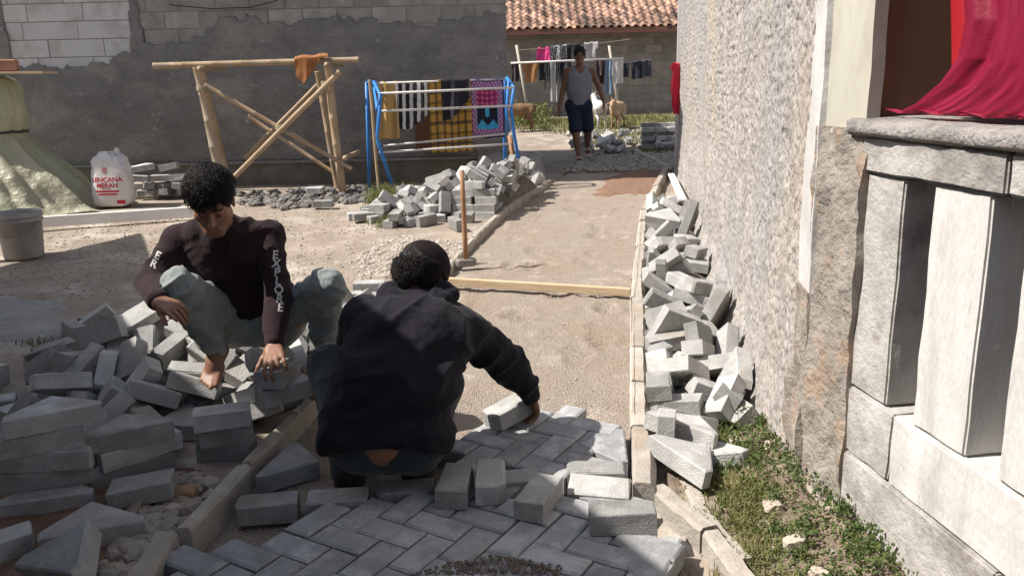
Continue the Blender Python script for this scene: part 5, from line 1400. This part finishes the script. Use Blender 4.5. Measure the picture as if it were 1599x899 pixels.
def locks(root, L, n, m_, region, length=.05, r=.0035, seed=1, par=None, droop=.6):
    rd = random.Random(seed); mb_ = MB()
    for _ in range(n):
        a, e = region(rd); x, y, z = math.sin(a) * math.cos(e), math.cos(a) * math.cos(e), math.sin(e)
        p = np.array((x * .082, y * .103 - .012, z * .10 + .028)); nrm = np.array((x, y, z)); t = np.array((rd.gauss(.25 + .4 * x, .22), rd.gauss(.9 if z > .5 or y > 0 else -.3, .25), rd.gauss(-.25, .2))); t -= nrm * (t @ nrm); t /= np.linalg.norm(t) + 1e-6
        pts = []; ln = length * rd.uniform(.6, 1.3)
        for j in range(6):
            f_ = j / 5; q = p + t * ln * f_ + nrm * (.012 * math.sin(f_ * 3.0) * rd.uniform(.5, 1.3) + .004) - np.array((0, 0, 1)) * droop * ln * f_ * f_ * .5 + np.array((math.sin(f_ * 3 + a * 4), math.cos(f_ * 3 + a * 3), 0)) * .002
            q = q.copy(); pts.append(Vector(L(*q)))
        mb_.tube(pts, [r * .8, r * 1.2, r * 1.2, r, r * .7, r * .2], 3, False)
    o = mb_.build('hair_locks', m_, par or root, True)
    if par is None: o.matrix_parent_inverse = Matrix.Translation(-Vector(root.location))
    return o

M_SKIN = mat('brown_skin', (.235, .118, .07), (.19, .092, .054), 9, .5, .12, 60, (.27, .13, .085), 6, .5, spec=.4)
M_SKIN3 = mat('brown_skin_far', (.23, .12, .075), (.19, .095, .058), 9, .5)
M_HAIR = mat('black_hair', (.016, .012, .010), (.007, .006, .006), 60, .62, .4, 90, spec=.22, stretch=(1, 1, .4))
M_MAROON = mat('dark_maroon_knit', (.030, .017, .018), (.02, .011, .013), 12, .9, .55, 34, sheen=.06, spec=.15, bdist=.014)
M_JEANS = mat('faded_jeans', (.255, .28, .27), (.175, .2, .2), 6, .9, .6, 32, (.33, .33, .30), 5, .45, sheen=.05, bdist=.014)
M_HOOD = mat('black_hoodie_cotton', (.014, .012, .018), (.009, .008, .012), 9, .9, .55, 30, sheen=.05, spec=.15, bdist=.016)
M_DENIM = mat('dark_denim', (.026, .037, .046), (.015, .022, .029), 9, .85, .3, 170, sheen=.15)
M_SHOE = plain('dark_shoe', (.015, .016, .02), .6)
M_CAP = mat('dark_cap_cloth', (.018, .011, .013), (.012, .008, .009), 14, .9, .4, 150, spec=.12)

# ---------------- seated man in the maroon shirt
J = {k_: vv(at(*v_)) for k_, v_ in dict(pel=(402, 498, 3.55), hipR=(372, 500, 3.5), hipL=(432, 503, 3.5), kneR=(277, 446, 3.10), ankR=(338, 543, 3.32), kneL=(512, 446, 3.2), ankL=(502, 575, 3.38),
     bel=(385, 455, 3.47), che=(362, 395, 3.38), neck=(346, 352, 3.3), shR=(279, 374, 3.34), shL=(420, 368, 3.38), elR=(236, 440, 3.2), wrR=(247, 470, 2.98), elL=(434, 462, 3.22), wrL=(428, 538, 3.06), head=(330, 313, 3.17)).items()}
lo, hi = np.min(list(J.values()), 0) - .25, np.max(list(J.values()), 0) + .25
root = person_root('man in a dark maroon long sleeved shirt and pale jeans sitting on the block heap', (J['pel'][0], J['pel'][1], .1)); man1 = root
F = Field(lo, hi, .0045)
F.cone(J['hipR'], J['hipL'], .085, .085, .03).cone(J['pel'], J['bel'], .08, .08, .04).cone(J['bel'], J['che'], .08, .085, .04)
F.cone(J['che'], J['neck'], .075, .05, .04).cone(J['shR'], J['shL'], .042, .042, .03)
fdir = vv(CAM) - J['head']; fdir = fdir / np.linalg.norm(fdir)
fd1 = vv((.18, -.86, -.52)); ud1 = vv((.05, -.4, .9))
F.cone(J['neck'], J['head'] + vv((0, .03, -.05)), .05, .048, .03)
L1h, M1h = head(F, J['head'], fd1, ud1, 1.0)
for s_ in 'RL':
    F.cone(J['sh' + s_], J['el' + s_], .046, .036, .02).cone(J['el' + s_], J['wr' + s_], .036, .024, .02)
    F.cone(J['hip' + s_], J['kne' + s_], .085, .056, .03).cone(J['kne' + s_], J['ank' + s_], .054, .034, .02)
foot(F, J['ankR'], vv((-.10, -.95, -.55)), up=(0, -.45, .89)); foot(F, J['ankL'], vv((.1, -1, -.2)))
hR = J['wrR']
hand(F, hR, vv(at(274, 482, 2.92)) - hR, (0, .3, -1), (0, -.5, .8), [(.10, .08, .05), (.35, .35, .2), (.5, .5, .3), (.55, .5, .3)], (.35, .1), .08, 1.05)
hL = J['wrL']
hand(F, hL, vv(at(428, 570, 2.95)) - hL, (0, .75, -.65), (-1, 0, 0), [(.25, .45, .35), (.2, .45, .35), (.25, .5, .35), (.3, .5, .35)], (.75, .4), .16, 1.05)
V, Fc = F.mesh(); V = smooth(V, Fc, 2, .4); ppart(root, 'body', V, Fc, M_SKIN)
# eyes half closed, looking down
# shirt
F = Field(lo, hi, .0055)
mid = (J['shR'] + J['shL']) / 2
for s_, sg in (('R', -1), ('L', 1)):
    o_ = (J['shL'] - J['shR']) * .22 * sg
    F.cone(J['pel'] * .55 + J['bel'] * .45 + o_ * .9 + vv((0, .02, .03)), J['bel'] + o_, .095, .10, .05).cone(J['bel'] + o_, J['che'] + o_ * 1.0, .105, .108, .05)
    F.cone(J['che'] + o_, J['neck'] * .5 + J['sh' + s_] * .5, .10, .05, .05)
F.cone(J['pel'] * .5 + J['bel'] * .5, J['bel'], .105, .112, .06).cone(J['bel'], J['che'], .112, .12, .06).cone(J['che'], J['neck'], .115, .06, .05)
F.cone(J['shR'], J['shL'], .052, .052, .045).cone(J['neck'] - vv((0, -.01, .03)), J['neck'] + vv((0, 0, .004)), .066, .057, .03)
for s_ in 'RL': F.cone(J['sh' + s_], J['el' + s_], .056, .049, .03).cone(J['el' + s_], J['wr' + s_] * .93 + J['el' + s_] * .07, .052, .036, .02)
F.cut(J['neck'] + vv((.01, -.06, .05)), (.055, .06, .05), None, .01)
V, Fc = F.mesh(); V = smooth(V, Fc, 2, .5); V = fold(V, Fc, .015, (9, 9, 11), .7); shirt1 = ppart(root, 'shirt', V, Fc, M_MAROON)
sbvh = BVHTree.FromPolygons([Vector(v) for v in V], [tuple(int(i) for i in f) for f in Fc])
# jeans
F = Field(lo, hi, .0055)
F.cone(J['hipR'], J['hipL'], .118, .118, .04)
for s_ in 'RL':
    F.cone(J['hip' + s_], J['kne' + s_], .086, .066, .04).cone(J['kne' + s_], J['ank' + s_] * .95 + J['kne' + s_] * .05, .063, .054, .03)
V, Fc = F.mesh(); V = smooth(V, Fc, 2, .5); V = fold(V, Fc, .018, (13, 13, 14), .75); ppart(root, 'jeans', V, Fc, M_JEANS)
# hair
F = Field(J['head'] - .2, J['head'] + .2, .004)
F.ell(L1h(0, -.022, .036), (.090, .104, .094), M1h, .01); F.ell(L1h(0, .045, .07), (.06, .035, .03), M1h, .02)
F.cut(L1h(0, .125, -.035), (.062, .075, .082), M1h, .012); F.cut(L1h(0, .02, -.13), (.13, .12, .09), M1h, .015)
V, Fc = F.mesh(); V = fold(V, Fc, .010, (30, 30, 20), .6, 110); hair1 = ppart(root, 'hair', V, Fc, M_HAIR)
locks(root, L1h, 2600, M_HAIR, lambda rd: (rd.uniform(-3.1, 3.1), rd.uniform(.3, 1.5)), .042, .0011, 3, droop=.45)
locks(root, L1h, 300, M_HAIR, lambda rd: (rd.uniform(-.8, .8), rd.uniform(.75, 1.05)), .03, .0011, 5, droop=.6)
# brows and eyes
for s_ in (-1, 1):
    o = MB().tube([Vector(L1h(s_ * .014, .094, .019)), Vector(L1h(s_ * .032, .092, .025)), Vector(L1h(s_ * .05, .080, .018))], [.003, .004, .002], 6).build('eyebrow', M_HAIR, root, True); o.matrix_parent_inverse = Matrix.Translation(-Vector(root.location))
for s_ in (-1, 1):
    o = MB().tube([Vector(L1h(s_ * .021, .0905, -.006)), Vector(L1h(s_ * .031, .0925, -.0085)), Vector(L1h(s_ * .042, .0875, -.006))], [.0012, .0022, .0012], 6).build('eyelash', M_HAIR, root, True); o.matrix_parent_inverse = Matrix.Translation(-Vector(root.location))
# sleeve lettering
M_PRINT = plain('pale_print', (.50, .48, .46), .8)
def sleeve(ch, px, py, Y, size, rot):
    V_, F2 = text_mesh(ch, size, .0012); c = at(px, py, Y); M_ = Matrix.Translation(c) @ m.to_3x3().to_4x4() @ Matrix.Rotation(rot, 4, 'Z')
    out = []
    for v in V_:
        p_ = M_ @ v; d = (p_ - CAM).normalized(); hit = sbvh.ray_cast(p_ - d * .3, d, 1.0)
        if hit[0] is None: return
        out.append(hit[0] - d * .0015)
    o = MB().add(out, F2).build('letter', M_PRINT, shirt1)
for i, ch in enumerate('EXPLORE'):
    t = i / 6; sleeve(ch, 430 + 8 * t, 398 + 82 * t, 3.0, .043, R(-4 - 4 * t))
for ch, px, py in (('E', 246, 399), ('R', 240, 412)): sleeve(ch, px, py, 3.0, .04, R(-25))
# the block under his hand
p_ = vv(at(428, 592, 2.96)); block('r', 'block gripped from above by the seated man\'s hand', None, (p_[0], p_[1] + .07, p_[2]), (0, R(4), R(83)))
pz = vv(at(426, 610, 3.05)); block('r', 'block lying flat under the one the seated man grips', None, (p_[0] + .01, p_[1] + .08, p_[2] - .072), (R(3), 0, R(40)))

# ---------------- squatting man in the black hoodie, seen from behind
J = {k_: vv(at(*v_)) for k_, v_ in dict(pel=(603, 678, 2.60), hipR=(642, 682, 2.62), hipL=(562, 678, 2.62), kneL=(517, 572, 2.90), ankL=(545, 742, 2.70), kneR=(690, 600, 2.95), ankR=(652, 738, 2.72),
     mid=(612, 600, 2.66), che=(638, 530, 2.76), neck=(652, 472, 2.88), shL=(573, 502, 2.83), shR=(718, 515, 2.85), elR=(790, 566, 3.0), wrR=(829, 612, 3.05), elL=(545, 570, 3.08), wrL=(640, 610, 3.2), head=(657, 433, 2.97)).items()}
lo, hi = np.min(list(J.values()), 0) - .27, np.max(list(J.values()), 0) + .25
root = person_root('man in a black hoodie and dark cap squatting with his back to us', (J['pel'][0], 2.7, -.06)); man2 = root
F = Field(lo, hi, .0045)
F.cone(J['hipR'], J['hipL'], .10, .10, .03).cone(J['pel'], J['mid'], .105, .08, .05).cone(J['mid'], J['che'], .08, .085, .05).cone(J['che'], J['neck'], .075, .05, .04).cone(J['shR'], J['shL'], .042, .042, .03)
for s_ in 'RL':
    F.cone(J['sh' + s_], J['el' + s_], .048, .037, .02).cone(J['el' + s_], J['wr' + s_], .037, .026, .02)
    F.cone(J['hip' + s_], J['kne' + s_], .088, .058, .03).cone(J['kne' + s_], J['ank' + s_], .056, .036, .02)
F.cone(J['neck'], J['head'] + vv((0, -.01, -.04)), .053, .05, .03)
L2h, M2h = head(F, J['head'], (.25, .80, -.45), (.12, .42, .9), 1.0)
hd = vv(held.location); hb = J['wrR']
gd = vv(at(836, 640, 3.10)) - hb
hand(F, hb, gd, vv((-.8, -.1, -.55)), vv((-.3, .9, .2)), [(.35, .6, .5)] * 4, (.9, .6), .06, 1.08)
hand(F, J['wrL'], (.3, .6, -.7), (0, -.5, -.6), (1, 0, 0), [(.3, .4, .3)] * 4)
V, Fc = F.mesh(); V = smooth(V, Fc, 2, .4); ppart(root, 'body', V, Fc, M_SKIN)
F = Field(lo, hi, .0055)
side = (J['shR'] - J['shL']); side[2] = 0; side /= np.linalg.norm(side)
for sg in (-1, 1):
    o_ = side * .088 * sg
    F.cone(J['pel'] + o_ * 1.2 + vv((0, -.015, .005)), J['mid'] + o_ * 1.05, .116, .114, .06).cone(J['mid'] + o_ * 1.05, J['che'] + o_ * 1.08, .112, .112, .06).cone(J['che'] + o_, J['neck'] + o_ * .45 - vv((0, 0, .03)), .108, .05, .06)
F.cone(J['pel'] + vv((0, -.015, .0)), J['mid'], .128, .135, .06).cone(J['mid'], J['che'], .135, .13, .06).cone(J['che'], J['neck'] - vv((0, 0, .03)), .125, .07, .06)
F.cone(J['shL'], J['shR'], .066, .066, .05)
for s_ in 'RL': F.cone(J['sh' + s_], J['el' + s_], .076, .064, .045).cone(J['el' + s_], J['wr' + s_], .063, .044, .03)
# hood bunched behind the neck
for t in np.linspace(-1, 1, 9):
    c = J['neck'] + side * .10 * t + vv((0, -.085 * (1 - t * t) + .02, .012 - .035 * (1 - t * t) + .015 * abs(t))); F.ell(c, (.042, .040, .040), None, .012)
F.cut(J['head'] + vv((0, .01, -.035)), (.07, .075, .06), None, .01)
hemn = vv((0, -.45, -.89)); F.plane(J['pel'] + vv((0, 0, -.062)) , hemn)
V, Fc = F.mesh(); V = smooth(V, Fc, 2, .5); V = fold(V, Fc, .026, (7, 7, 10), .8, 30); ppart(root, 'hoodie', V, Fc, M_HOOD)
F = Field(lo, hi, .0055)
F.cone(J['hipR'] - vv((0, 0, .02)), J['hipL'] - vv((0, 0, .02)), .108, .108, .04)
for s_ in 'RL': F.cone(J['hip' + s_], J['kne' + s_], .108, .078, .05).cone(J['kne' + s_], J['ank' + s_], .075, .058, .03)
F.plane(J['pel'] + vv((0, -.1, .042)), (0, -.8, .6))
V, Fc = F.mesh(); V = smooth(V, Fc, 2, .5); V = fold(V, Fc, .011, (11, 11, 13), .6); ppart(root, 'jeans', V, Fc, M_DENIM)
for s_ in 'RL':
    F = Field(J['ank' + s_] - .2, J['ank' + s_] + .3, .006); a = J['ank' + s_]; d = vv((-.15 if s_ == 'L' else .15, 1, 0)); d /= np.linalg.norm(d); zg = -.045
    F.cone(vv((a[0], a[1] - .03, zg + .035)), vv((a[0], a[1], zg + .04)) + d * .16, .042, .036, .02).cone(a, vv((a[0], a[1] - .01, zg + .05)), .046, .044, .02)
    F.plane((0, 0, zg), (0, 0, -1)); V, Fc = F.mesh(); ppart(root, 'shoe', smooth(V, Fc, 1), Fc, M_SHOE)
F = Field(J['head'] - .2, J['head'] + .2, .004)
F.ell(L2h(0, -.016, .024), (.085, .103, .096), M2h, .01); F.cut(L2h(0, .125, -.02), (.08, .085, .1), M2h, .012); F.cut(L2h(0, .03, -.13), (.13, .11, .075), M2h, .015)
V, Fc = F.mesh(); V = fold(V, Fc, .012, (40, 40, 20), .6, 110); hair2 = ppart(root, 'hair', V, Fc, M_HAIR)
locks(root, L2h, 1500, M_HAIR, lambda rd: (math.pi + rd.uniform(-1.4, 1.4), rd.uniform(-.5, .25)), .035, .0011, 8, droop=.9)
F = Field(J['head'] - .22, J['head'] + .22, .0045)
F.ell(L2h(.006, .004, .04), (.096, .112, .10), M2h, .01); F.plane(vv(L2h(0, -.02, .05)), -vv(M2h[2]) * .85 - vv(M2h[1]) * .4 - vv(M2h[0]) * .35)
V, Fc = F.mesh(); V = smooth(V, Fc, 1); ppart(root, 'cap', fold(V, Fc, .003), Fc, M_CAP)

# ---------------- man walking up the lane
J = {k_: vv(at(*v_)) for k_, v_ in dict(pel=(903, 162, 12.4), hipR=(895, 166, 12.4), hipL=(913, 166, 12.4), kneR=(899, 207, 12.25), ankR=(904, 242, 12.2), kneL=(918, 204, 12.4), ankL=(917, 229, 12.62), bel=(904, 143, 12.4), che=(905, 122, 12.4),
     neck=(905, 104, 12.4), shR=(887, 112, 12.4), shL=(924, 112, 12.4), elR=(879, 141, 12.42), wrR=(873, 167, 12.3), elL=(936, 138, 12.45), wrL=(943, 160, 12.35), head=(905, 87, 12.36)).items()}
lo, hi = np.min(list(J.values()), 0) - .26, np.max(list(J.values()), 0) + .22
zf = gz(12.2); dzs = zf + .075 - J['ankR'][2]
root = person_root('man in a grey sleeveless top and navy shorts walking toward us up the lane', (J['pel'][0], 12.35, zf))
F = Field(lo, hi, .009)
F.cone(J['hipR'], J['hipL'], .10, .10, .03).cone(J['pel'], J['bel'], .115, .12, .05).cone(J['bel'], J['che'], .12, .115, .05).cone(J['che'], J['neck'], .09, .05, .05).cone(J['shR'], J['shL'], .055, .055, .05).cone(J['neck'], J['head'], .052, .05, .03)
for sg in (-1, 1): F.cone(J['che'] + vv((.07 * sg, 0, 0)), J['bel'] + vv((.06 * sg, 0, 0)), .10, .10, .05)
L3h, M3h = head(F, J['head'], (-.05, -1, -.05), (0, 0, 1), .98)
for s_ in 'RL':
    F.cone(J['sh' + s_], J['el' + s_], .052, .04, .03).cone(J['el' + s_], J['wr' + s_], .04, .027, .02)
    F.cone(J['hip' + s_], J['kne' + s_], .09, .06, .03).cone(J['kne' + s_], (J['kne' + s_] * .6 + J['ank' + s_] * .4), .058, .056, .02).cone((J['kne' + s_] * .6 + J['ank' + s_] * .4), J['ank' + s_], .056, .035, .02)
    foot(F, J['ank' + s_], (0, -1, -.05 if s_ == 'R' else -.4), r=.036)
    hand(F, J['wr' + s_], (-.1 if s_ == 'R' else .1, -.15, -1), (1 if s_ == 'R' else -1, .2, 0), (0, -1, 0), [(.25, .3, .2)] * 4, (.4, .2), .05, 1.0)
V, Fc = F.mesh(); ppart(root, 'body', smooth(V, Fc, 1), Fc, M_SKIN3)
F = Field(lo, hi, .01)
F.cone(J['pel'] + vv((0, 0, .03)), J['bel'], .145, .145, .05).cone(J['bel'], J['che'], .145, .135, .05)
for sg, s_ in ((-1, 'R'), (1, 'L')):
    F.cone(J['che'] + vv((.075 * sg, 0, 0)), J['bel'] + vv((.065 * sg, 0, 0)), .112, .115, .05); F.cone(J['che'] + vv((.075 * sg, 0, .03)), J['neck'] * .45 + J['sh' + s_] * .55 + vv((0, 0, .005)), .09, .05, .04)
F.cut(J['neck'] + vv((0, -.09, 0)), (.06, .09, .10), None, .02)
F.plane(J['pel'] + vv((0, 0, -.02)), (0, 0, -1))
V, Fc = F.mesh(); V = smooth(V, Fc, 1); ppart(root, 'tank_top', fold(V, Fc, .012, (7, 7, 7), .5), Fc, mat('grey_jersey', (.245, .25, .27), (.2, .205, .225), 6, .9, .2, 60))
F = Field(lo, hi, .01); F.cone(J['hipR'], J['hipL'], .118, .118, .04).cone(J['pel'], J['pel'] + vv((0, 0, .05)), .125, .125, .04)
for s_ in 'RL': F.cone(J['hip' + s_], J['hip' + s_] * .15 + J['kne' + s_] * .85, .102, .098, .04)
V, Fc = F.mesh(); V = smooth(V, Fc, 1); ppart(root, 'shorts', fold(V, Fc, .012, (8, 8, 6), .5), Fc, mat('navy_cotton', (.022, .032, .055), (.016, .022, .04), 8, .9))
for s_ in 'RL':
    a = J['ank' + s_]; q = MB().box(a + vv((0, -.055, -.085)), (.095, .27, .025), Matrix.Rotation(.0 if s_ == 'R' else .35, 3, 'X'), .01); q.tube([a + vv((-.05, -.09, -.07)), a + vv((-.03, -.1, -.03)), a + vv((.03, -.1, -.03)), a + vv((.05, -.09, -.07))], .016, 8)
    o = q.build('slipper', plain('pale_slipper', (.5, .46, .42)), root, True); o.matrix_parent_inverse = Matrix.Translation(-Vector(root.location))
F = Field(J['head'] - .2, J['head'] + .2, .007); F.ell(L3h(0, -.018, .034), (.087, .104, .10), M3h, .01); F.cut(L3h(0, .125, -.03), (.07, .075, .085), M3h, .01); F.cut(L3h(0, .03, -.13), (.13, .13, .095), M3h, .01)
V, Fc = F.mesh(); ppart(root, 'hair', fold(V, Fc, .012, (30, 30, 30), .5), Fc, M_HAIR)
for s_ in (-1, 1):
    o = MB().tube([Vector(L3h(s_ * .016, .092, .02)), Vector(L3h(s_ * .048, .082, .02))], .0045, 6).build('eyebrow', M_HAIR, root); o.matrix_parent_inverse = Matrix.Translation(-Vector(root.location))
    o = MB().tube([Vector(L3h(s_ * .022, .0905, -.001)), Vector(L3h(s_ * .041, .0885, -.001))], .004, 6).build('eye', M_HAIR, root); o.matrix_parent_inverse = Matrix.Translation(-Vector(root.location))

# ------------------------------------------------------------------ goats
def goat(label, px, py, ang, k, m_, m2, headdown=0.0, dist=None):
    p = G(px, py) if dist is None else at(px, py, dist); p = Vector((p.x, p.y, gz(p.y))); root = thing('goat', label, 'goat', p, 0, 'goats in the far yard')
    ca, sa = math.cos(ang), math.sin(ang); L = lambda x, y, z: vv((p.x + (x * ca - y * sa) * k, p.y + (x * sa + y * ca) * k, p.z + z * k))
    F = Field(L(0, 0, 0) - vv((.75, .75, .05)) * k, L(0, 0, 0) + vv((.75, .75, .95)) * k, .012 * k); c = lambda a, b, r1, r2, kk=.03: F.cone(L(*a), L(*b), r1 * k, r2 * k, kk * k)
    c((-.26, 0, .47), (-.02, 0, .45), .125, .145, .05); c((-.02, 0, .45), (.2, 0, .46), .145, .13, .05); c((.2, 0, .44), (.22, 0, .38), .11, .08, .05)
    hd_ = headdown
    c((.22, 0, .52), (.38, 0, .68 - hd_), .085, .058); c((.38, 0, .70 - hd_), (.44, 0, .69 - hd_), .06, .055); c((.44, 0, .69 - hd_), (.55, 0, .62 - hd_), .048, .03)
    for s_ in (-1, 1):
        c((.38, s_ * .05, .71 - hd_), (.37, s_ * .15, .67 - hd_), .022, .012, .01); c((.39, s_ * .025, .75 - hd_), (.33, s_ * .05, .84 - hd_), .014, .006, .008)
        c((.19, s_ * .075, .40), (.2, s_ * .075, .22), .055, .028, .02); c((.2, s_ * .075, .22), (.195, s_ * .075, .02), .026, .022, .01)
        c((-.25, s_ * .08, .43), (-.17, s_ * .085, .28), .085, .045, .02); c((-.17, s_ * .085, .28), (-.30, s_ * .085, .18), .042, .024, .015); c((-.30, s_ * .085, .18), (-.27, s_ * .085, .02), .024, .022, .01)
    c((-.36, 0, .52), (-.43, 0, .56), .03, .018, .02)
    V, Fc = F.mesh(); o = ppart(root, 'body', smooth(V, Fc, 1), Fc, m_)
    for s_ in (-1, 1):
        o = MB().tube([Vector(L(.435, s_ * .045, .715 - hd_)), Vector(L(.445, s_ * .052, .715 - hd_))], .012 * k, 8).build('eye', M_HAIR, root); o.matrix_parent_inverse = Matrix.Translation(-p)
M_GB = mat('brown_goat_hair', (.27, .165, .09), (.16, .09, .05), 5, .9, .4, 60, (.10, .06, .04), 2.5, .6)
M_GW = mat('white_goat_hair', (.6, .585, .56), (.48, .46, .44), 5, .9, .4, 60)
M_GT = mat('tan_goat_hair', (.42, .28, .17), (.30, .19, .11), 5, .9, .4, 60, (.55, .48, .4), 4, .7)
goat('brown goat standing behind the clothes rack, rump toward the lane', 812, 197, R(195), .85, M_GB, M_GB, 0, 16.5)
goat('white goat standing just behind the walking man\'s arm', 934, 192, R(100), .85, M_GW, M_GW, 0, 16.8)
goat('tan goat with a pale nose facing us beside the white one', 964, 193, R(-112), .85, M_GT, M_GT, .12, 16.5)
# ------------------------------------------------------------------ blocks buried in the heaps: one mass, the ones in sight stay single things
bpy.context.view_layer.update()
dg = bpy.context.evaluated_depsgraph_get()
heap_names = {o.name for o in bodies}
def seen(o):
    mw = o.matrix_world; bb = [Vector(c) for c in o.bound_box]; c0 = sum(bb, Vector()) / 8; n_ = 0
    pts = [c0.lerp(b, .93) for b in bb] + [c0.lerp((bb[i] + bb[j]) / 2, .97) for i, j in ((0, 6), (0, 5), (3, 6), (1, 6), (0, 7), (0, 2), (4, 6), (1, 4), (2, 7), (5, 6), (1, 2), (0, 3), (4, 7), (0, 4), (3, 7))]
    for p_ in pts:
        w_ = mw @ p_; d = w_ - CAM; L_ = d.length; d.normalize()
        hit, loc, nr, ix, ob, _ = scene.ray_cast(dg, CAM + d * .03, d, distance=L_ - .03)
        if not hit or ob.name == o.name: n_ += 1
    return n_
vis = {o: seen(o) for o in bodies}
area = lambda o: vis[o] / max(.5, (o.matrix_world.translation - CAM).length) ** 2
pav = sorted([o for o in bodies if o.name.startswith('paving_block')], key=area)
others = sum(1 for o in bpy.data.objects if o.name.startswith('paving_block') and o not in vis)
hide = [o for o in bodies if vis[o] == 0]
extra = [o for o in pav if vis[o] > 0]; excess = len(extra) + others - 296
if excess > 0: hide += extra[:excess]
byg = {g: [o for o in hide if o.get('group') == grp] for g, (lab, grp) in ROWG.items()}
for g in ROWG:
    L = byg[g]
    if not L: continue
    q = MB()
    for o in L: q.add([o.matrix_world @ v.co for v in o.data.vertices], [tuple(p_.vertices) for p_ in o.data.polygons])
    for o in L: bpy.data.objects.remove(o)
    o = q.build('buried_blocks', M_PAVER); o['kind'] = 'stuff'; o['category'] = 'paving blocks'
    o['label'] = {'near': 'blocks buried inside the shaded heap around the seated man', 'far': 'blocks buried inside the sunlit heap below the rack', 'right': 'blocks buried inside the pile along the rough wall'}[g]
